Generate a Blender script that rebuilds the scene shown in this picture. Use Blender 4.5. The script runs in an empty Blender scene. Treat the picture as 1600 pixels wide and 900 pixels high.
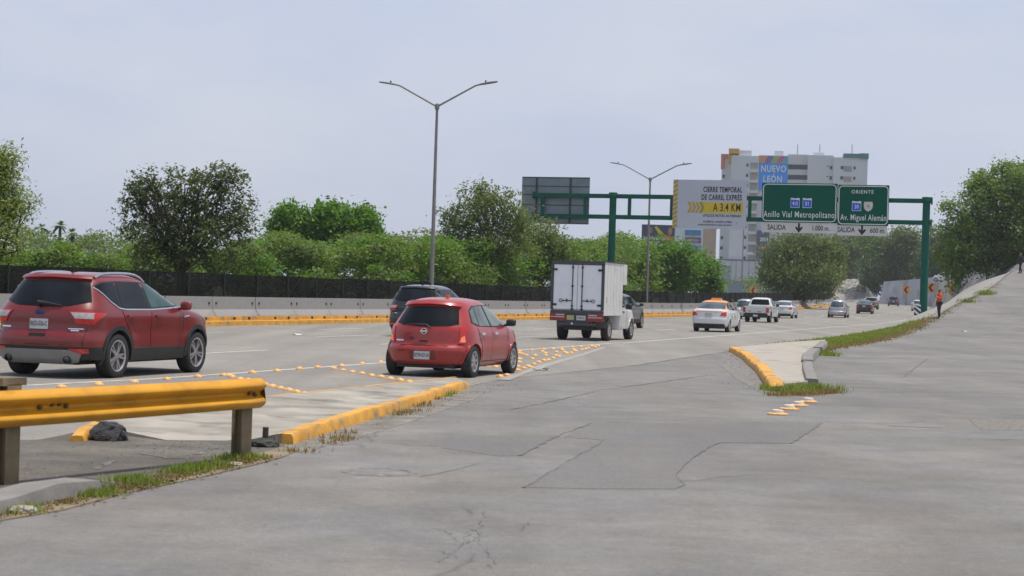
import bpy, bmesh, math, random
import numpy as np
from mathutils import Vector, Matrix
random.seed(7); rng = np.random.default_rng(11)
SC = bpy.context.scene; COL = SC.collection
PI = math.pi
# ------------------------------------------------------------------ camera
FPX = 2878.0; HC = 1.62
ROLL = math.radians(1.8); PITCH = math.atan(5/FPX)
Fv = Vector((0, math.cos(PITCH), math.sin(PITCH)))
Rv = Vector((math.cos(ROLL), 0, math.sin(ROLL)))
Uv = Rv.cross(Fv).normalized(); Rv = Fv.cross(Uv).normalized()
cam = bpy.data.cameras.new('camera'); co = bpy.data.objects.new('camera', cam); COL.objects.link(co)
m = Matrix((Rv, Uv, -Fv)).transposed().to_4x4(); m.translation = Vector((0, 0, HC)); co.matrix_world = m
cam.sensor_width = 36; cam.lens = FPX/1600*36; cam.clip_start = .1; cam.clip_end = 9000
cam.dof.use_dof = True; cam.dof.focus_distance = 48; cam.dof.aperture_fstop = 5.0
SC.camera = co
# ------------------------------------------------------------------ world, sun, exposure
SUN_AZ, SUN_EL = 92, 77
W = bpy.data.worlds.new('World'); SC.world = W; W.use_nodes = True
nt = W.node_tree; N = nt.nodes; Lk = nt.links; bg = N['Background']
sky = N.new('ShaderNodeTexSky'); sky.sky_type = 'NISHITA'; sky.sun_disc = False
sky.sun_elevation = math.radians(SUN_EL); sky.sun_rotation = math.radians(SUN_AZ)
sky.air_density = 1.2; sky.dust_density = 3.0
tc = N.new('ShaderNodeTexCoord'); mp = N.new('ShaderNodeMapping'); mp.inputs['Scale'].default_value = (3.2, 3.2, 9.0)
nz = N.new('ShaderNodeTexNoise'); nz.inputs['Scale'].default_value = 1.3; nz.inputs['Detail'].default_value = 5; nz.inputs['Roughness'].default_value = .55
cr = N.new('ShaderNodeValToRGB'); cr.color_ramp.elements[0].position = .30; cr.color_ramp.elements[0].color = (5.65, 6.4, 8.4, 1)
cr.color_ramp.elements[1].position = .74; cr.color_ramp.elements[1].color = (7.3, 7.65, 8.6, 1)
mx = N.new('ShaderNodeMix'); mx.data_type = 'RGBA'; mx.inputs[0].default_value = .86
sx_ = N.new('ShaderNodeSeparateXYZ'); mr_ = N.new('ShaderNodeMapRange'); mr_.inputs['From Min'].default_value = .22; mr_.inputs['From Max'].default_value = .70; mr_.inputs['To Min'].default_value = .86; mr_.inputs['To Max'].default_value = .30
Lk.new(tc.outputs['Generated'], sx_.inputs[0]); Lk.new(sx_.outputs[2], mr_.inputs[0]); Lk.new(mr_.outputs[0], mx.inputs[0])
Lk.new(tc.outputs['Generated'], mp.inputs[0]); Lk.new(mp.outputs[0], nz.inputs[0]); Lk.new(nz.outputs[0], cr.inputs[0])
Lk.new(sky.outputs[0], mx.inputs[6]); Lk.new(cr.outputs[0], mx.inputs[7]); Lk.new(mx.outputs[2], bg.inputs[0])
bg.inputs[1].default_value = .1
sl = bpy.data.lights.new('sun', 'SUN'); sl.energy = 3.75; sl.angle = math.radians(.8); sl.color = (1, .94, .84)
so = bpy.data.objects.new('sun', sl); COL.objects.link(so)
az, el = math.radians(SUN_AZ), math.radians(SUN_EL)
so.rotation_euler = Vector((-math.sin(az)*math.cos(el), -math.cos(az)*math.cos(el), -math.sin(el))).to_track_quat('-Z', 'Y').to_euler()
SC.view_settings.view_transform = 'Standard'; SC.view_settings.look = 'None'
SC.view_settings.exposure = 0.0; SC.view_settings.gamma = 1
SC.cycles.max_bounces = 6; SC.cycles.diffuse_bounces = 2; SC.cycles.glossy_bounces = 3; SC.cycles.transparent_max_bounces = 6
SC.cycles.volume_bounces = 0; SC.cycles.use_denoising = True
# ------------------------------------------------------------------ photograph geometry helpers
def ray(px, py): return Fv + Rv*((px-800)/FPX) + Uv*((450-py)/FPX)
def at(px, py, d):
    v = ray(px, py); return Vector((0, 0, HC)) + v*(d/v.y)
def gnd(px, py, z=0.0):
    v = ray(px, py); return Vector((0, 0, HC)) + v*((z-HC)/v.z)
TH = math.radians(17); EX, EY = math.sin(TH), math.cos(TH)      # direction of the expressway
ROT = PI/2 - TH
def shift(s): return -((s-140)**2)/3600 if s > 140 else 0.0
def zE(s): return .006*(s-140)*min(1, (s-140)/40) if s > 140 else 0.0
def zR(s): return float(np.interp(s, [75, 82, 90, 98, 107, 114.7, 125.3, 133.8, 140.2, 147.7, 154.1, 158, 163, 180, 240], [0, .04, .17, .40, .78, 1.21, 1.79, 2.28, 2.68, 3.32, 4.0, 4.36, 4.6, 4.75, 4.9]))
def oL(s): return float(np.interp(s, [0, 34, 62, 107, 115, 125, 134, 140, 148, 154, 157, 180], [-5.2, -5.2, -8.0, -7.7, -7.6, -7.3, -6.8, -6.4, -5.9, -5.5, -5.3, -4.5]))
def so2(s, o):
    o = o + shift(s); return s*EX + o*EY, s*EY - o*EX
def rd(s, o, z=0.0):
    x, y = so2(s, o); return Vector((x, y, zE(s)+z))
def to_so(p): return p[0]*EX + p[1]*EY, p[0]*EY - p[1]*EX
def terr(s, o):
    a, b = -10.3, oL(s)
    if o <= a: return zE(s)
    if o >= b: return zR(s)
    t = (o-a)/(b-a); t = t**max(.35, 1-.65*(s-108)/8) if s > 108 else t; return zE(s)*(1-t) + zR(s)*t
def hdg(s): return ROT + (math.atan((s-140)/1800) if s > 140 else 0)
# ------------------------------------------------------------------ materials
def newmat(name):
    m = bpy.data.materials.new(name); m.use_nodes = True
    return m, m.node_tree.nodes, m.node_tree.links, m.node_tree.nodes['Principled BSDF']
def noise(N, L, scale, detail=4, coord='Object', stretch=None, rough=.55):
    t = N.new('ShaderNodeTexCoord'); n = N.new('ShaderNodeTexNoise')
    n.inputs['Scale'].default_value = scale; n.inputs['Detail'].default_value = detail; n.inputs['Roughness'].default_value = rough
    src = t.outputs[coord]
    if stretch:
        mp = N.new('ShaderNodeMapping'); mp.inputs['Scale'].default_value = stretch[:3]
        if len(stretch) > 3: mp.inputs['Rotation'].default_value = (0, 0, stretch[3])
        L.new(src, mp.inputs[0]); src = mp.outputs[0]
    L.new(src, n.inputs[0]); return n
def ramp(N, L, src, stops):
    r = N.new('ShaderNodeValToRGB'); e = r.color_ramp.elements
    e[0].position, e[0].color = stops[0][0], (*stops[0][1], 1); e[1].position, e[1].color = stops[-1][0], (*stops[-1][1], 1)
    for p, c in stops[1:-1]:
        k = e.new(p); k.color = (*c, 1)
    L.new(src, r.inputs[0]); return r
def mixc(N, L, a, b, fac, mode='MIX'):
    x = N.new('ShaderNodeMix'); x.data_type = 'RGBA'; x.blend_type = mode
    for i, v in ((0, fac), (6, a), (7, b)):
        if hasattr(v, 'is_output'): L.new(v, x.inputs[i])
        elif i == 0: x.inputs[0].default_value = v
        else: x.inputs[i].default_value = (*v, 1)
    return x.outputs[2]
def M(name, col, rough=.6, metal=0.0, var=.12, scale=3.0, bump=0.0, coat=0.0, spec=.5, dirt=None, dscale=2.0):
    m, N, L, P = newmat(name)
    n = noise(N, L, scale)
    r = ramp(N, L, n.outputs[0], [(.3, tuple(c*(1-var) for c in col)), (.7, tuple(min(1, c*(1+var)) for c in col))])
    out = r.outputs[0]
    if dirt:
        d = noise(N, L, dscale, 6); dr = ramp(N, L, d.outputs[0], [(.52, (0, 0, 0)), (.68, (1, 1, 1))])
        out = mixc(N, L, out, dirt, dr.outputs[0])
    L.new(out, P.inputs['Base Color'])
    P.inputs['Roughness'].default_value = rough; P.inputs['Metallic'].default_value = metal
    P.inputs['Coat Weight'].default_value = coat; P.inputs['Coat Roughness'].default_value = .06
    P.inputs['Specular IOR Level'].default_value = spec
    if bump:
        b = N.new('ShaderNodeBump'); b.inputs['Strength'].default_value = bump; b.inputs['Distance'].default_value = .02
        b2 = noise(N, L, scale*8, 5); L.new(b2.outputs[0], b.inputs['Height']); L.new(b.outputs[0], P.inputs['Normal'])
    return m
def asphalt(name, c0, c1, tracks=0.0, crack=.35, blot=.25, seed=0.0):
    m, N, L, P = newmat(name)
    big = noise(N, L, .22, 5, rough=.6); r = ramp(N, L, big.outputs[0], [(.3, c0), (.7, c1)])
    out = r.outputs[0]
    mid = noise(N, L, 1.3, 6, rough=.7); rm = ramp(N, L, mid.outputs[0], [(.3, (1-blot,)*3), (.62, (1.0,)*3)])
    out = mixc(N, L, out, rm.outputs[0], 1.0, 'MULTIPLY')
    tint = noise(N, L, .55, 4); rt_ = ramp(N, L, tint.outputs[0], [(.35, (1.05, 1.0, .93)), (.65, (.985, .99, .995))])
    out = mixc(N, L, out, rt_.outputs[0], 1.0, 'MULTIPLY')
    sm_ = noise(N, L, 3.2, 5, rough=.75); rs_ = ramp(N, L, sm_.outputs[0], [(.60, (1,)*3), (.74, (.80, .79, .78))])
    out = mixc(N, L, out, rs_.outputs[0], 1.0, 'MULTIPLY')
    grit = noise(N, L, 14, 4, rough=.75); rg = ramp(N, L, grit.outputs[0], [(.32, (.84,)*3), (.68, (1.10,)*3)])
    out = mixc(N, L, out, rg.outputs[0], 1.0, 'MULTIPLY')
    tyre = noise(N, L, .55, 4, stretch=(1, .09, 1, -ROT+PI/2)); ry = ramp(N, L, tyre.outputs[0], [(.38, (.88, .88, .885)), (.60, (1.0,)*3)])
    out = mixc(N, L, out, ry.outputs[0], 1.0, 'MULTIPLY')
    fine = noise(N, L, 60, 3, rough=.9); rf = ramp(N, L, fine.outputs[0], [(.30, (.66,)*3), (.70, (1.22,)*3)])
    out = mixc(N, L, out, rf.outputs[0], 1.0, 'MULTIPLY')
    sp = noise(N, L, 5.5, 3, stretch=(1, .25, 1, -ROT+PI/2)); rs = ramp(N, L, sp.outputs[0], [(.66, (1,)*3), (.8, (.78, .78, .79))])
    out = mixc(N, L, out, rs.outputs[0], 1.0, 'MULTIPLY')
    if tracks:
        t = noise(N, L, .75, 3, stretch=(1, .012, 1, -ROT+PI/2)); rt = ramp(N, L, t.outputs[0], [(.35, (1-tracks,)*3), (.62, (1.0,)*3)])
        out = mixc(N, L, out, rt.outputs[0], 1.0, 'MULTIPLY')
    if crack:
        t = N.new('ShaderNodeTexCoord'); dn = N.new('ShaderNodeTexNoise'); dn.inputs['Scale'].default_value = .9; dn.inputs['Detail'].default_value = 4
        L.new(t.outputs['Object'], dn.inputs[0])
        ad = mixc(N, L, t.outputs['Object'], dn.outputs['Color'], .35, 'LINEAR_LIGHT')
        v = N.new('ShaderNodeTexVoronoi'); v.feature = 'DISTANCE_TO_EDGE'; v.inputs['Scale'].default_value = .21
        L.new(ad, v.inputs[0])
        rv = ramp(N, L, v.outputs['Distance'], [(.0, (1-crack,)*3), (.006, (1, 1, 1))])
        gate = noise(N, L, .35, 2); gr = ramp(N, L, gate.outputs[0], [(.5, (0, 0, 0)), (.6, (1, 1, 1))])
        ck = mixc(N, L, (1, 1, 1), rv.outputs[0], gr.outputs[0])
        out = mixc(N, L, out, ck, 1.0, 'MULTIPLY')
    L.new(out, P.inputs['Base Color']); P.inputs['Roughness'].default_value = .82; P.inputs['Specular IOR Level'].default_value = .3
    b = N.new('ShaderNodeBump'); b.inputs['Strength'].default_value = .35; b.inputs['Distance'].default_value = .01
    L.new(fine.outputs[0], b.inputs['Height']); L.new(b.outputs[0], P.inputs['Normal'])
    return m
def leafmat(name, cols, trans=.42):
    m, N, L, P = newmat(name)
    g = N.new('ShaderNodeNewGeometry'); k = len(cols)
    r = ramp(N, L, g.outputs['Random Per Island'], [(i/(k-1), c) for i, c in enumerate(cols)])
    n = noise(N, L, .9, 3); rn = ramp(N, L, n.outputs[0], [(.3, (.72, .78, .72)), (.7, (1.2, 1.12, 1.0))])
    c = mixc(N, L, r.outputs[0], rn.outputs[0], 1.0, 'MULTIPLY')
    L.new(c, P.inputs['Base Color']); P.inputs['Roughness'].default_value = .55; P.inputs['Specular IOR Level'].default_value = .35
    t = N.new('ShaderNodeBsdfTranslucent'); L.new(mixc(N, L, c, (1.5, 1.6, .7), 1.0, 'MULTIPLY'), t.inputs[0])
    x = N.new('ShaderNodeMixShader'); x.inputs[0].default_value = trans
    L.new(P.outputs[0], x.inputs[1]); L.new(t.outputs[0], x.inputs[2]); L.new(x.outputs[0], N['Material Output'].inputs[0])
    return m
def glassmat(name, col, rough=.04, spec=.22):
    m, N, L, P = newmat(name)
    n = noise(N, L, 1.7, 2); r = ramp(N, L, n.outputs[0], [(.35, tuple(c*.6 for c in col)), (.65, tuple(c*1.4 for c in col))])
    L.new(r.outputs[0], P.inputs['Base Color']); P.inputs['Roughness'].default_value = rough; P.inputs['Specular IOR Level'].default_value = spec
    return m
def paint(name, col, metal=.0, rough=.35, coat=.8, dust=.12):
    m, N, L, P = newmat(name)
    n = noise(N, L, 2.2, 5); r = ramp(N, L, n.outputs[0], [(.35, col), (.75, tuple(c*(1-dust)+.35*dust for c in col))])
    L.new(r.outputs[0], P.inputs['Base Color']); P.inputs['Metallic'].default_value = metal; P.inputs['Roughness'].default_value = rough
    P.inputs['Coat Weight'].default_value = coat; P.inputs['Coat Roughness'].default_value = .08
    return m
# ------------------------------------------------------------------ mesh builder
class MB:
    def __init__(s): s.v = []; s.f = []; s.mi = []
    def add(s, vs, fs, mi=0):
        b = len(s.v); s.v += [tuple(p) for p in vs]; s.f += [tuple(i+b for i in f) for f in fs]; s.mi += [mi]*len(fs); return s
    def box(s, c, d, rz=0.0, mi=0, taper=1.0, rx=0.0, ry=0.0):
        x, y, z = d[0]/2, d[1]/2, d[2]/2
        vs = [Vector((sx*x*(taper if sz > 0 else 1), sy*y*(taper if sz > 0 else 1), sz*z)) for sz in (-1, 1) for sx, sy in ((-1, -1), (1, -1), (1, 1), (-1, 1))]
        R = Matrix.Rotation(rz, 3, 'Z') @ Matrix.Rotation(ry, 3, 'Y') @ Matrix.Rotation(rx, 3, 'X')
        return s.add([R @ v + Vector(c) for v in vs], [(3, 2, 1, 0), (4, 5, 6, 7), (0, 1, 5, 4), (1, 2, 6, 5), (2, 3, 7, 6), (3, 0, 4, 7)], mi)
    def tube(s, pts, rad, n=8, mi=0, cap=True):
        pts = [Vector(p) for p in pts]
        if not hasattr(rad, '__len__'): rad = [rad]*len(pts)
        vs = []; fs = []; ref = None
        for i, p in enumerate(pts):
            t = (pts[min(i+1, len(pts)-1)] - pts[max(i-1, 0)]).normalized()
            if ref is None: ref = Vector((0, 0, 1)) if abs(t.z) < .9 else Vector((1, 0, 0))
            a = (ref - t*ref.dot(t)).normalized(); b = t.cross(a); ref = a
            for k in range(n):
                q = 2*PI*k/n; vs.append(p + (a*math.cos(q) + b*math.sin(q))*rad[i])
        for i in range(len(pts)-1):
            for k in range(n): fs.append((i*n+k, i*n+(k+1) % n, (i+1)*n+(k+1) % n, (i+1)*n+k))
        if cap: fs += [tuple(range(n))[::-1], tuple((len(pts)-1)*n+k for k in range(n))]
        return s.add(vs, fs, mi)
    def lathe(s, prof, n=24, axis='Z', c=(0, 0, 0), mi=0):
        vs = []; fs = []
        for r, h in prof:
            for k in range(n):
                q = 2*PI*k/n; a, b = r*math.cos(q), r*math.sin(q)
                p = (a, b, h) if axis == 'Z' else ((h, a, b) if axis == 'X' else (a, h, b))
                vs.append(Vector(p)+Vector(c))
        for i in range(len(prof)-1):
            for k in range(n): fs.append((i*n+k, i*n+(k+1) % n, (i+1)*n+(k+1) % n, (i+1)*n+k))
        return s.add(vs, fs, mi)
    def prism(s, poly, a, b, ax='Y', mi=0):
        """polygon extruded from a to b; ax Y: poly (x,z); X: poly (y,z); Z: poly (x,y)"""
        f = {'Y': lambda p, h: (p[0], h, p[1]), 'X': lambda p, h: (h, p[0], p[1]), 'Z': lambda p, h: (p[0], p[1], h)}[ax]
        n = len(poly); vs = [f(p, a) for p in poly] + [f(p, b) for p in poly]
        fs = [tuple(range(n)), tuple(range(n, 2*n))[::-1]] + [(i, (i+1) % n, n+(i+1) % n, n+i) for i in range(n)]
        return s.add(vs, fs, mi)
    def sweep(s, rows, close=False, mi=0):
        n = len(rows[0]); vs = [p for r in rows for p in r]; fs = []
        for i in range(len(rows)-1):
            for k in range(n if close else n-1): fs.append((i*n+k, i*n+(k+1) % n, (i+1)*n+(k+1) % n, (i+1)*n+k))
        if close: fs += [tuple(range(n))[::-1], tuple((len(rows)-1)*n+k for k in range(n))]
        return s.add(vs, fs, mi)
    def mesh(s, name, mats, smooth=None, merge=False):
        me = bpy.data.meshes.new(name); me.from_pydata(s.v, [], s.f)
        for m in (mats if isinstance(mats, (list, tuple)) else [mats]): me.materials.append(m)
        me.polygons.foreach_set('material_index', s.mi)
        bm = bmesh.new(); bm.from_mesh(me)
        if merge: bmesh.ops.remove_doubles(bm, verts=bm.verts, dist=1e-4)
        bmesh.ops.recalc_face_normals(bm, faces=bm.faces); bm.to_mesh(me); bm.free()
        if smooth is not None:
            me.polygons.foreach_set('use_smooth', [True]*len(me.polygons))
            if smooth < 179: me.set_sharp_from_angle(angle=math.radians(smooth))
        me.update(); return me
    def build(s, name, mats, parent=None, smooth=None, loc=None, rz=0.0, merge=False):
        o = bpy.data.objects.new(name, s.mesh(name, mats, smooth, merge)); COL.objects.link(o)
        if parent: o.parent = parent
        if loc is not None: o.location = loc
        o.rotation_euler.z = rz; return o
def inst(name, me, parent=None, loc=(0, 0, 0), rot=(0, 0, 0)):
    o = bpy.data.objects.new(name, me); COL.objects.link(o); o.location = loc; o.rotation_euler = rot
    if parent: o.parent = parent
    return o
def tag(o, label=None, cat=None, group=None, kind=None):
    for k, v in (('label', label), ('category', cat), ('group', group), ('kind', kind)):
        if v: o[k] = v
    return o
def thing(name, label, cat, loc=(0, 0, 0), rz=0.0, group=None):
    o = bpy.data.objects.new(name, None); COL.objects.link(o); o.location = loc; o.rotation_euler.z = rz; o.empty_display_size = .3
    return tag(o, label, cat, group)
def text(body, size, mat, parent, loc, name='lettering', align='CENTER', sx=1.0, bold=0.0, ext=.004, rz=0.0, spacing=1.0):
    """lettering standing upright, facing local -Y"""
    c = bpy.data.curves.new(name, 'FONT'); c.body = body; c.size = size; c.align_x = align; c.align_y = 'CENTER'; c.offset = bold
    c.extrude = ext; c.resolution_u = 3; c.space_character = spacing
    t = bpy.data.objects.new('tmp', c); COL.objects.link(t)
    me = bpy.data.meshes.new_from_object(t.evaluated_get(bpy.context.evaluated_depsgraph_get())); COL.objects.unlink(t); bpy.data.objects.remove(t)
    me.materials.clear(); me.materials.append(mat)
    o = bpy.data.objects.new(name, me); COL.objects.link(o); o.parent = parent; o.location = loc
    o.rotation_euler = (PI/2, 0, rz); o.scale = (sx, 1, 1); return o
# ------------------------------------------------------------------ palette
A_EXP = asphalt('express_asphalt', (.265, .256, .240), (.33, .318, .296), tracks=.16, crack=.15, blot=.10)
A_APR = asphalt('apron_asphalt', (.185, .182, .180), (.272, .267, .262), crack=.35, blot=.26)
A_PAT = asphalt('patch_asphalt', (.173, .172, .173), (.208, .206, .207), crack=.0, blot=.10)
A_DRT = asphalt('packed_dirt', (.11, .10, .09), (.20, .183, .16), crack=0, blot=.45)
CONC = M('pale_concrete', (.315, .29, .25), .85, var=.28, scale=1.2, bump=.5, dirt=(.16, .148, .132), dscale=1.4)
BARR = M('barrier_concrete', (.275, .272, .27), .85, var=.10, scale=.8, bump=.2, dirt=(.21, .20, .195), dscale=.9)
KERBG = M('grey_kerb_concrete', (.21, .20, .19), .85, var=.2, scale=2, bump=.4)
YEL = M('yellow_kerb_paint', (.62, .31, .035), .6, var=.22, scale=2.5, bump=.5, dirt=(.26, .19, .11), dscale=3.5)
RAILY = M('yellow_rail_paint', (.62, .29, .010), .48, var=.12, scale=2.0, coat=.0, dirt=(.46, .21, .012), dscale=3)
LINE = M('white_line_paint', (.52, .51, .49), .7, var=.2, scale=4, dirt=(.33, .32, .31), dscale=3)
BLACK = M('black_plastic', (.018, .018, .019), .55, var=.2, scale=3)
TAR = M('dark_tar', (.135, .131, .127), .85, var=.3, scale=5)
DARKHOLE = M('dark_hole', (.012, .011, .01), .9)
RUBBER = M('tyre_rubber', (.022, .022, .022), .75, var=.25, scale=6)
ALLOY = M('alloy_rim', (.46, .46, .47), .3, metal=.8, var=.1, scale=6)
STEELRIM = M('grey_steel_rim', (.22, .22, .23), .4, metal=.6)
CHROME = M('chrome_trim', (.72, .72, .73), .14, metal=1.0, var=.03)
PLATE = M('plate_white', (.55, .56, .57), .5, var=.06)
PLATEINK = M('plate_ink', (.17, .18, .19), .6)
LAMPR = M('red_lamp', (.52, .016, .012), .18, coat=.6, var=.15, scale=8)
LAMPW = M('clear_lamp', (.46, .43, .42), .15, coat=.6, var=.2, scale=14)
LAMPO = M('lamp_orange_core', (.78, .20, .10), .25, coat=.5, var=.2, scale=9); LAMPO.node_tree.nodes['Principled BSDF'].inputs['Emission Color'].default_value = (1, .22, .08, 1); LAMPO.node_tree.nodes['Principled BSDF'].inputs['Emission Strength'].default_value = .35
GLASS = glassmat('dark_tinted_glass', (.010, .012, .016))
GLASS2 = glassmat('glass_painted_reflection', (.12, .145, .14), rough=.03)  # opaque; pale grey-green base colour stands in for reflected light
GLASST = glassmat('teal_side_glass', (.035, .075, .075), rough=.03)
GREEN = M('gantry_green', (.003, .095, .066), .55, var=.12, scale=1.2, spec=.15)
SGREEN = M('sign_green', (.0, .092, .060), .7, var=.06, scale=.6, spec=.06)
WHITE = M('sign_white', (.74, .75, .74), .5, var=.04)
SIGNGR = M('sign_pale_grey', (.50, .52, .60), .5, var=.04, scale=.5)
SIGNY = M('sign_yellow', (.62, .47, .03), .5, var=.06)
INK = M('sign_black', (.012, .012, .013), .6)
BLUE = M('shield_blue', (.01, .10, .62), .5, var=.05)
ALU = M('sign_back_metal', (.20, .24, .27), .45, metal=.3, var=.15, scale=.8)
GALV = M('galvanised_steel', (.24, .225, .22), .5, metal=.4, var=.15, scale=2)
BARK = M('bark', (.045, .036, .028), .9, var=.35, scale=4, bump=.6)
WEATHER = M('weathered_post', (.22, .17, .10), .85, var=.45, scale=3, bump=.4, dirt=(.07, .062, .05), dscale=2.2)
ORANGE = M('stud_yellow', (.80, .43, .13), .42, var=.15, scale=9, dirt=(.40, .22, .08), dscale=12)
STUDW = M('stud_white_and_glint', (.66, .63, .57), .4)
# ------------------------------------------------------------------ ground and roads
def struct(o): o['kind'] = 'structure'; return o
GRD = M('dry_ground', (.10, .105, .06), .95, var=.35, scale=.12)
g = MB(); ys = [-300, -60, 0, 60, 120, 200, 300, 450, 700, 1200, 2500, 4000]; xs = [-3000, -1200, -500, -200, -100, -50, 0, 50, 100, 200, 500, 1200, 3000]
g.sweep([[(x, y, -.12) for x in xs] for y in ys]); struct(g.build('ground', GRD))
def sheet(name, ss, of0, of1, mat, dz=0.0, no=6, zf=None):
    g = MB(); rows = []
    for s in ss:
        a, b = of0(s) if callable(of0) else of0, of1(s) if callable(of1) else of1
        r = []
        for k in range(no+1):
            o = a + (b-a)*k/no; x, y = so2(s, o); r.append((x, y, (zf or (lambda s, o: zE(s)))(s, o) + dz))
        rows.append(r)
    g.sweep(rows); return struct(g.build(name, mat))
bp = [to_so(gnd(*p)) for p in ((0, 700), (150, 670), (400, 637), (725, 605), (790, 592), (985, 572), (1150, 548))]
bp = [(-40, bp[0][1])] + bp + [(62, -10.3), (500, -10.3)]
def oB(s): return float(np.interp(s, [p[0] for p in bp], [p[1] for p in bp]))
ss = sorted(set([round(-30+4*i, 2) for i in range(112)] + [round(p[0], 2) for p in bp[1:-1]]))
sheet('expressway', ss, -33.5, oB, A_EXP, .004)
def apr_l(s): return -30.0 if s < 12 else (-16 if s < 60 else oL(s))
sr = [-30+3*i for i in range(32)] + [63+2*i for i in range(60)]
g = MB(); rows = []
for s in sr:
    a = -34 if s < 63 else oL(s); b = 60; os_ = [a + (b-a)*(k/14)**1.5 for k in range(15)]
    rows.append([(*so2(s, o), zR(s)) for o in os_])
g.sweep(rows); struct(g.build('service_road', A_APR))
def zv(s, o): return terr(s, o)
VERG = M('verge_soil', (.20, .165, .11), .95, var=.3, scale=1.5, bump=.5)
sheet('verge', [56+2*i for i in range(28)], -10.3, lambda s: oL(s)+.1, VERG, .010, 5, zv)
CSL = M('slope_concrete', (.28, .268, .245), .88, var=.15, scale=.5, bump=.2, dirt=(.24, .23, .21), dscale=.5)
sheet('concrete_slope', [109.9+2*i for i in range(32)], -10.4, lambda s: oL(s)+.1, CSL, .012, 12, zv)
def ribbon(mb, pts, w, z, mi=0, jit=0.0):
    pts = [Vector((p[0], p[1], 0)) for p in pts]; L_ = []
    for i, p in enumerate(pts):
        t = (pts[min(i+1, len(pts)-1)] - pts[max(i-1, 0)]); t.normalize(); q = Vector((-t.y, t.x, 0))
        ww = w/2*(1 + jit*random.uniform(-1, 1)); L_.append([(*(p+q*ww).xy, z), (*(p-q*ww).xy, z)])
    mb.sweep(L_, mi=mi)
def poly(name, pts, z, mat):
    z *= .5; n = len(pts); g = MB(); g.add([(p[0], p[1], z) for p in pts] + [(p[0], p[1], -.03) for p in pts], [tuple(range(n))] + [(i, (i+1) % n, n+(i+1) % n, n+i) for i in range(n)]); return struct(g.build(name, mat))
def dens(pts, step, wob=0.0):
    out = []
    for a, b in zip(pts[:-1], pts[1:]):
        a, b = Vector(a[:2]), Vector(b[:2]); n = max(1, int((b-a).length/step))
        for k in range(n):
            p = a.lerp(b, k/n); out.append(p + Vector((random.uniform(-wob, wob), random.uniform(-wob, wob))))
    out.append(Vector(pts[-1][:2])); return out
# lane markings
g = MB()
e0 = [gnd(*p) for p in ((-60, 608), (250, 592), (490, 575), (700, 560))]
edge = [to_so(p) for p in e0]
def edge_o(s): return -14.55 if s > 38 else float(np.interp(s, [p[0] for p in edge], [p[1] for p in edge]))
ribbon(g, [so2(s, edge_o(s)) for s in np.arange(15, 60, 2)], .14, .008)
for s0 in range(60, 300, 4): g.sweep([[(*so2(s, -14.4-.07), zE(s)+.008), (*so2(s, -14.4+.07), zE(s)+.008)] for s in (s0, s0+2, s0+4)])
for o in (-18.7, -22.5, -26.3):
    s = 12 + {-18.7: 0.6, -22.5: 5, -26.3: 2}[o]
    while s < 320:
        g.sweep([[(*so2(q, o-.065), zE(q)+.008), (*so2(q, o+.065), zE(q)+.008)] for q in (s, s+2.2, s+4.4)]); s += 12.0
struct(g.build('lane_markings', LINE))
# repairs, seams, cracks
pg = lambda L: [gnd(*p) for p in L]
poly('road_patch', pg([(925, 661), (1284, 661), (1237, 693), (1125, 692), (1103, 701), (1083, 714), (1070, 728), (1057, 742), (1060, 750), (1070, 758), (1056, 764), (940, 764), (820, 762), (880, 726), (945, 688), (880, 683)]), .006, A_PAT)
poly('road_patch.001', pg([(700, 681), (870, 680), (812, 712), (780, 713), (690, 700)]), .005, A_PAT)
GRATE = M('rough_patch', (.205, .19, .17), .9, var=.35, scale=14, bump=.8)
poly('road_patch.002', pg([(1514, 655), (1640, 656), (1640, 673), (1535, 672), (1522, 664)]), .006, GRATE)
g = MB()
def crack(L, w=.02, wob=.02, step=.25, z=.010): ribbon(g, dens(pg(L), step, wob), w*.55, .006, jit=.85)
crack([(1237, 693), (1284, 661)], .05); crack([(1125, 692), (1237, 693)], .02)
crack([(1125, 692), (1103, 701), (1083, 714), (1070, 728), (1057, 742), (1060, 750), (1070, 758), (1056, 764)], .035)
crack([(820, 762), (880, 726), (945, 688)], .03); crack([(925, 661), (870, 682), (812, 712)], .035); crack([(925, 661), (1284, 661)], .02)
crack([(820, 765), (1056, 765)], .012)
crack([(800, 640), (880, 624), (940, 610), (1040, 596), (1100, 588)], .05, .04); crack([(985, 572), (1060, 561), (1150, 548)], .09, .05, .5)
crack([(660, 745), (705, 735), (760, 722)], .02)
for L in ([(690, 880), (720, 850), (742, 842), (760, 800)], [(705, 822), (735, 826), (768, 838), (800, 836)], [(720, 850), (700, 832), (680, 826)], [(742, 842), (770, 868), (765, 890)], [(735, 826), (728, 850)], [(768, 838), (742, 842)], [(800, 836), (830, 815)], [(660, 860), (690, 862), (715, 872)]):
    crack(L, .008, .03, .08)
crack([(1290, 560), (1420, 560), (1640, 566)], .10, .05, .6); crack([(1300, 591), (1350, 590), (1640, 597)], .055, .03, .5)
crack([(1320, 545), (1440, 535), (1600, 541)], .08, .05, .6); crack([(1410, 590), (1450, 560)], .04); crack([(1480, 504), (1560, 498), (1650, 508)], .2, .1, 1)
crack([(1300, 684), (1450, 684), (1640, 690)], .03, .03, .4)
struct(g.build('road_cracks', TAR))
g = MB(); ribbon(g, pg([(1388, 666), (1420, 667), (1472, 669)]), .05, .006); struct(g.build('paint_streak', M('faded_blue', (.11, .13, .22), .7)))
SEAL = M('dark_stain', (.165, .16, .157), .8, var=.12, scale=2)
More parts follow.
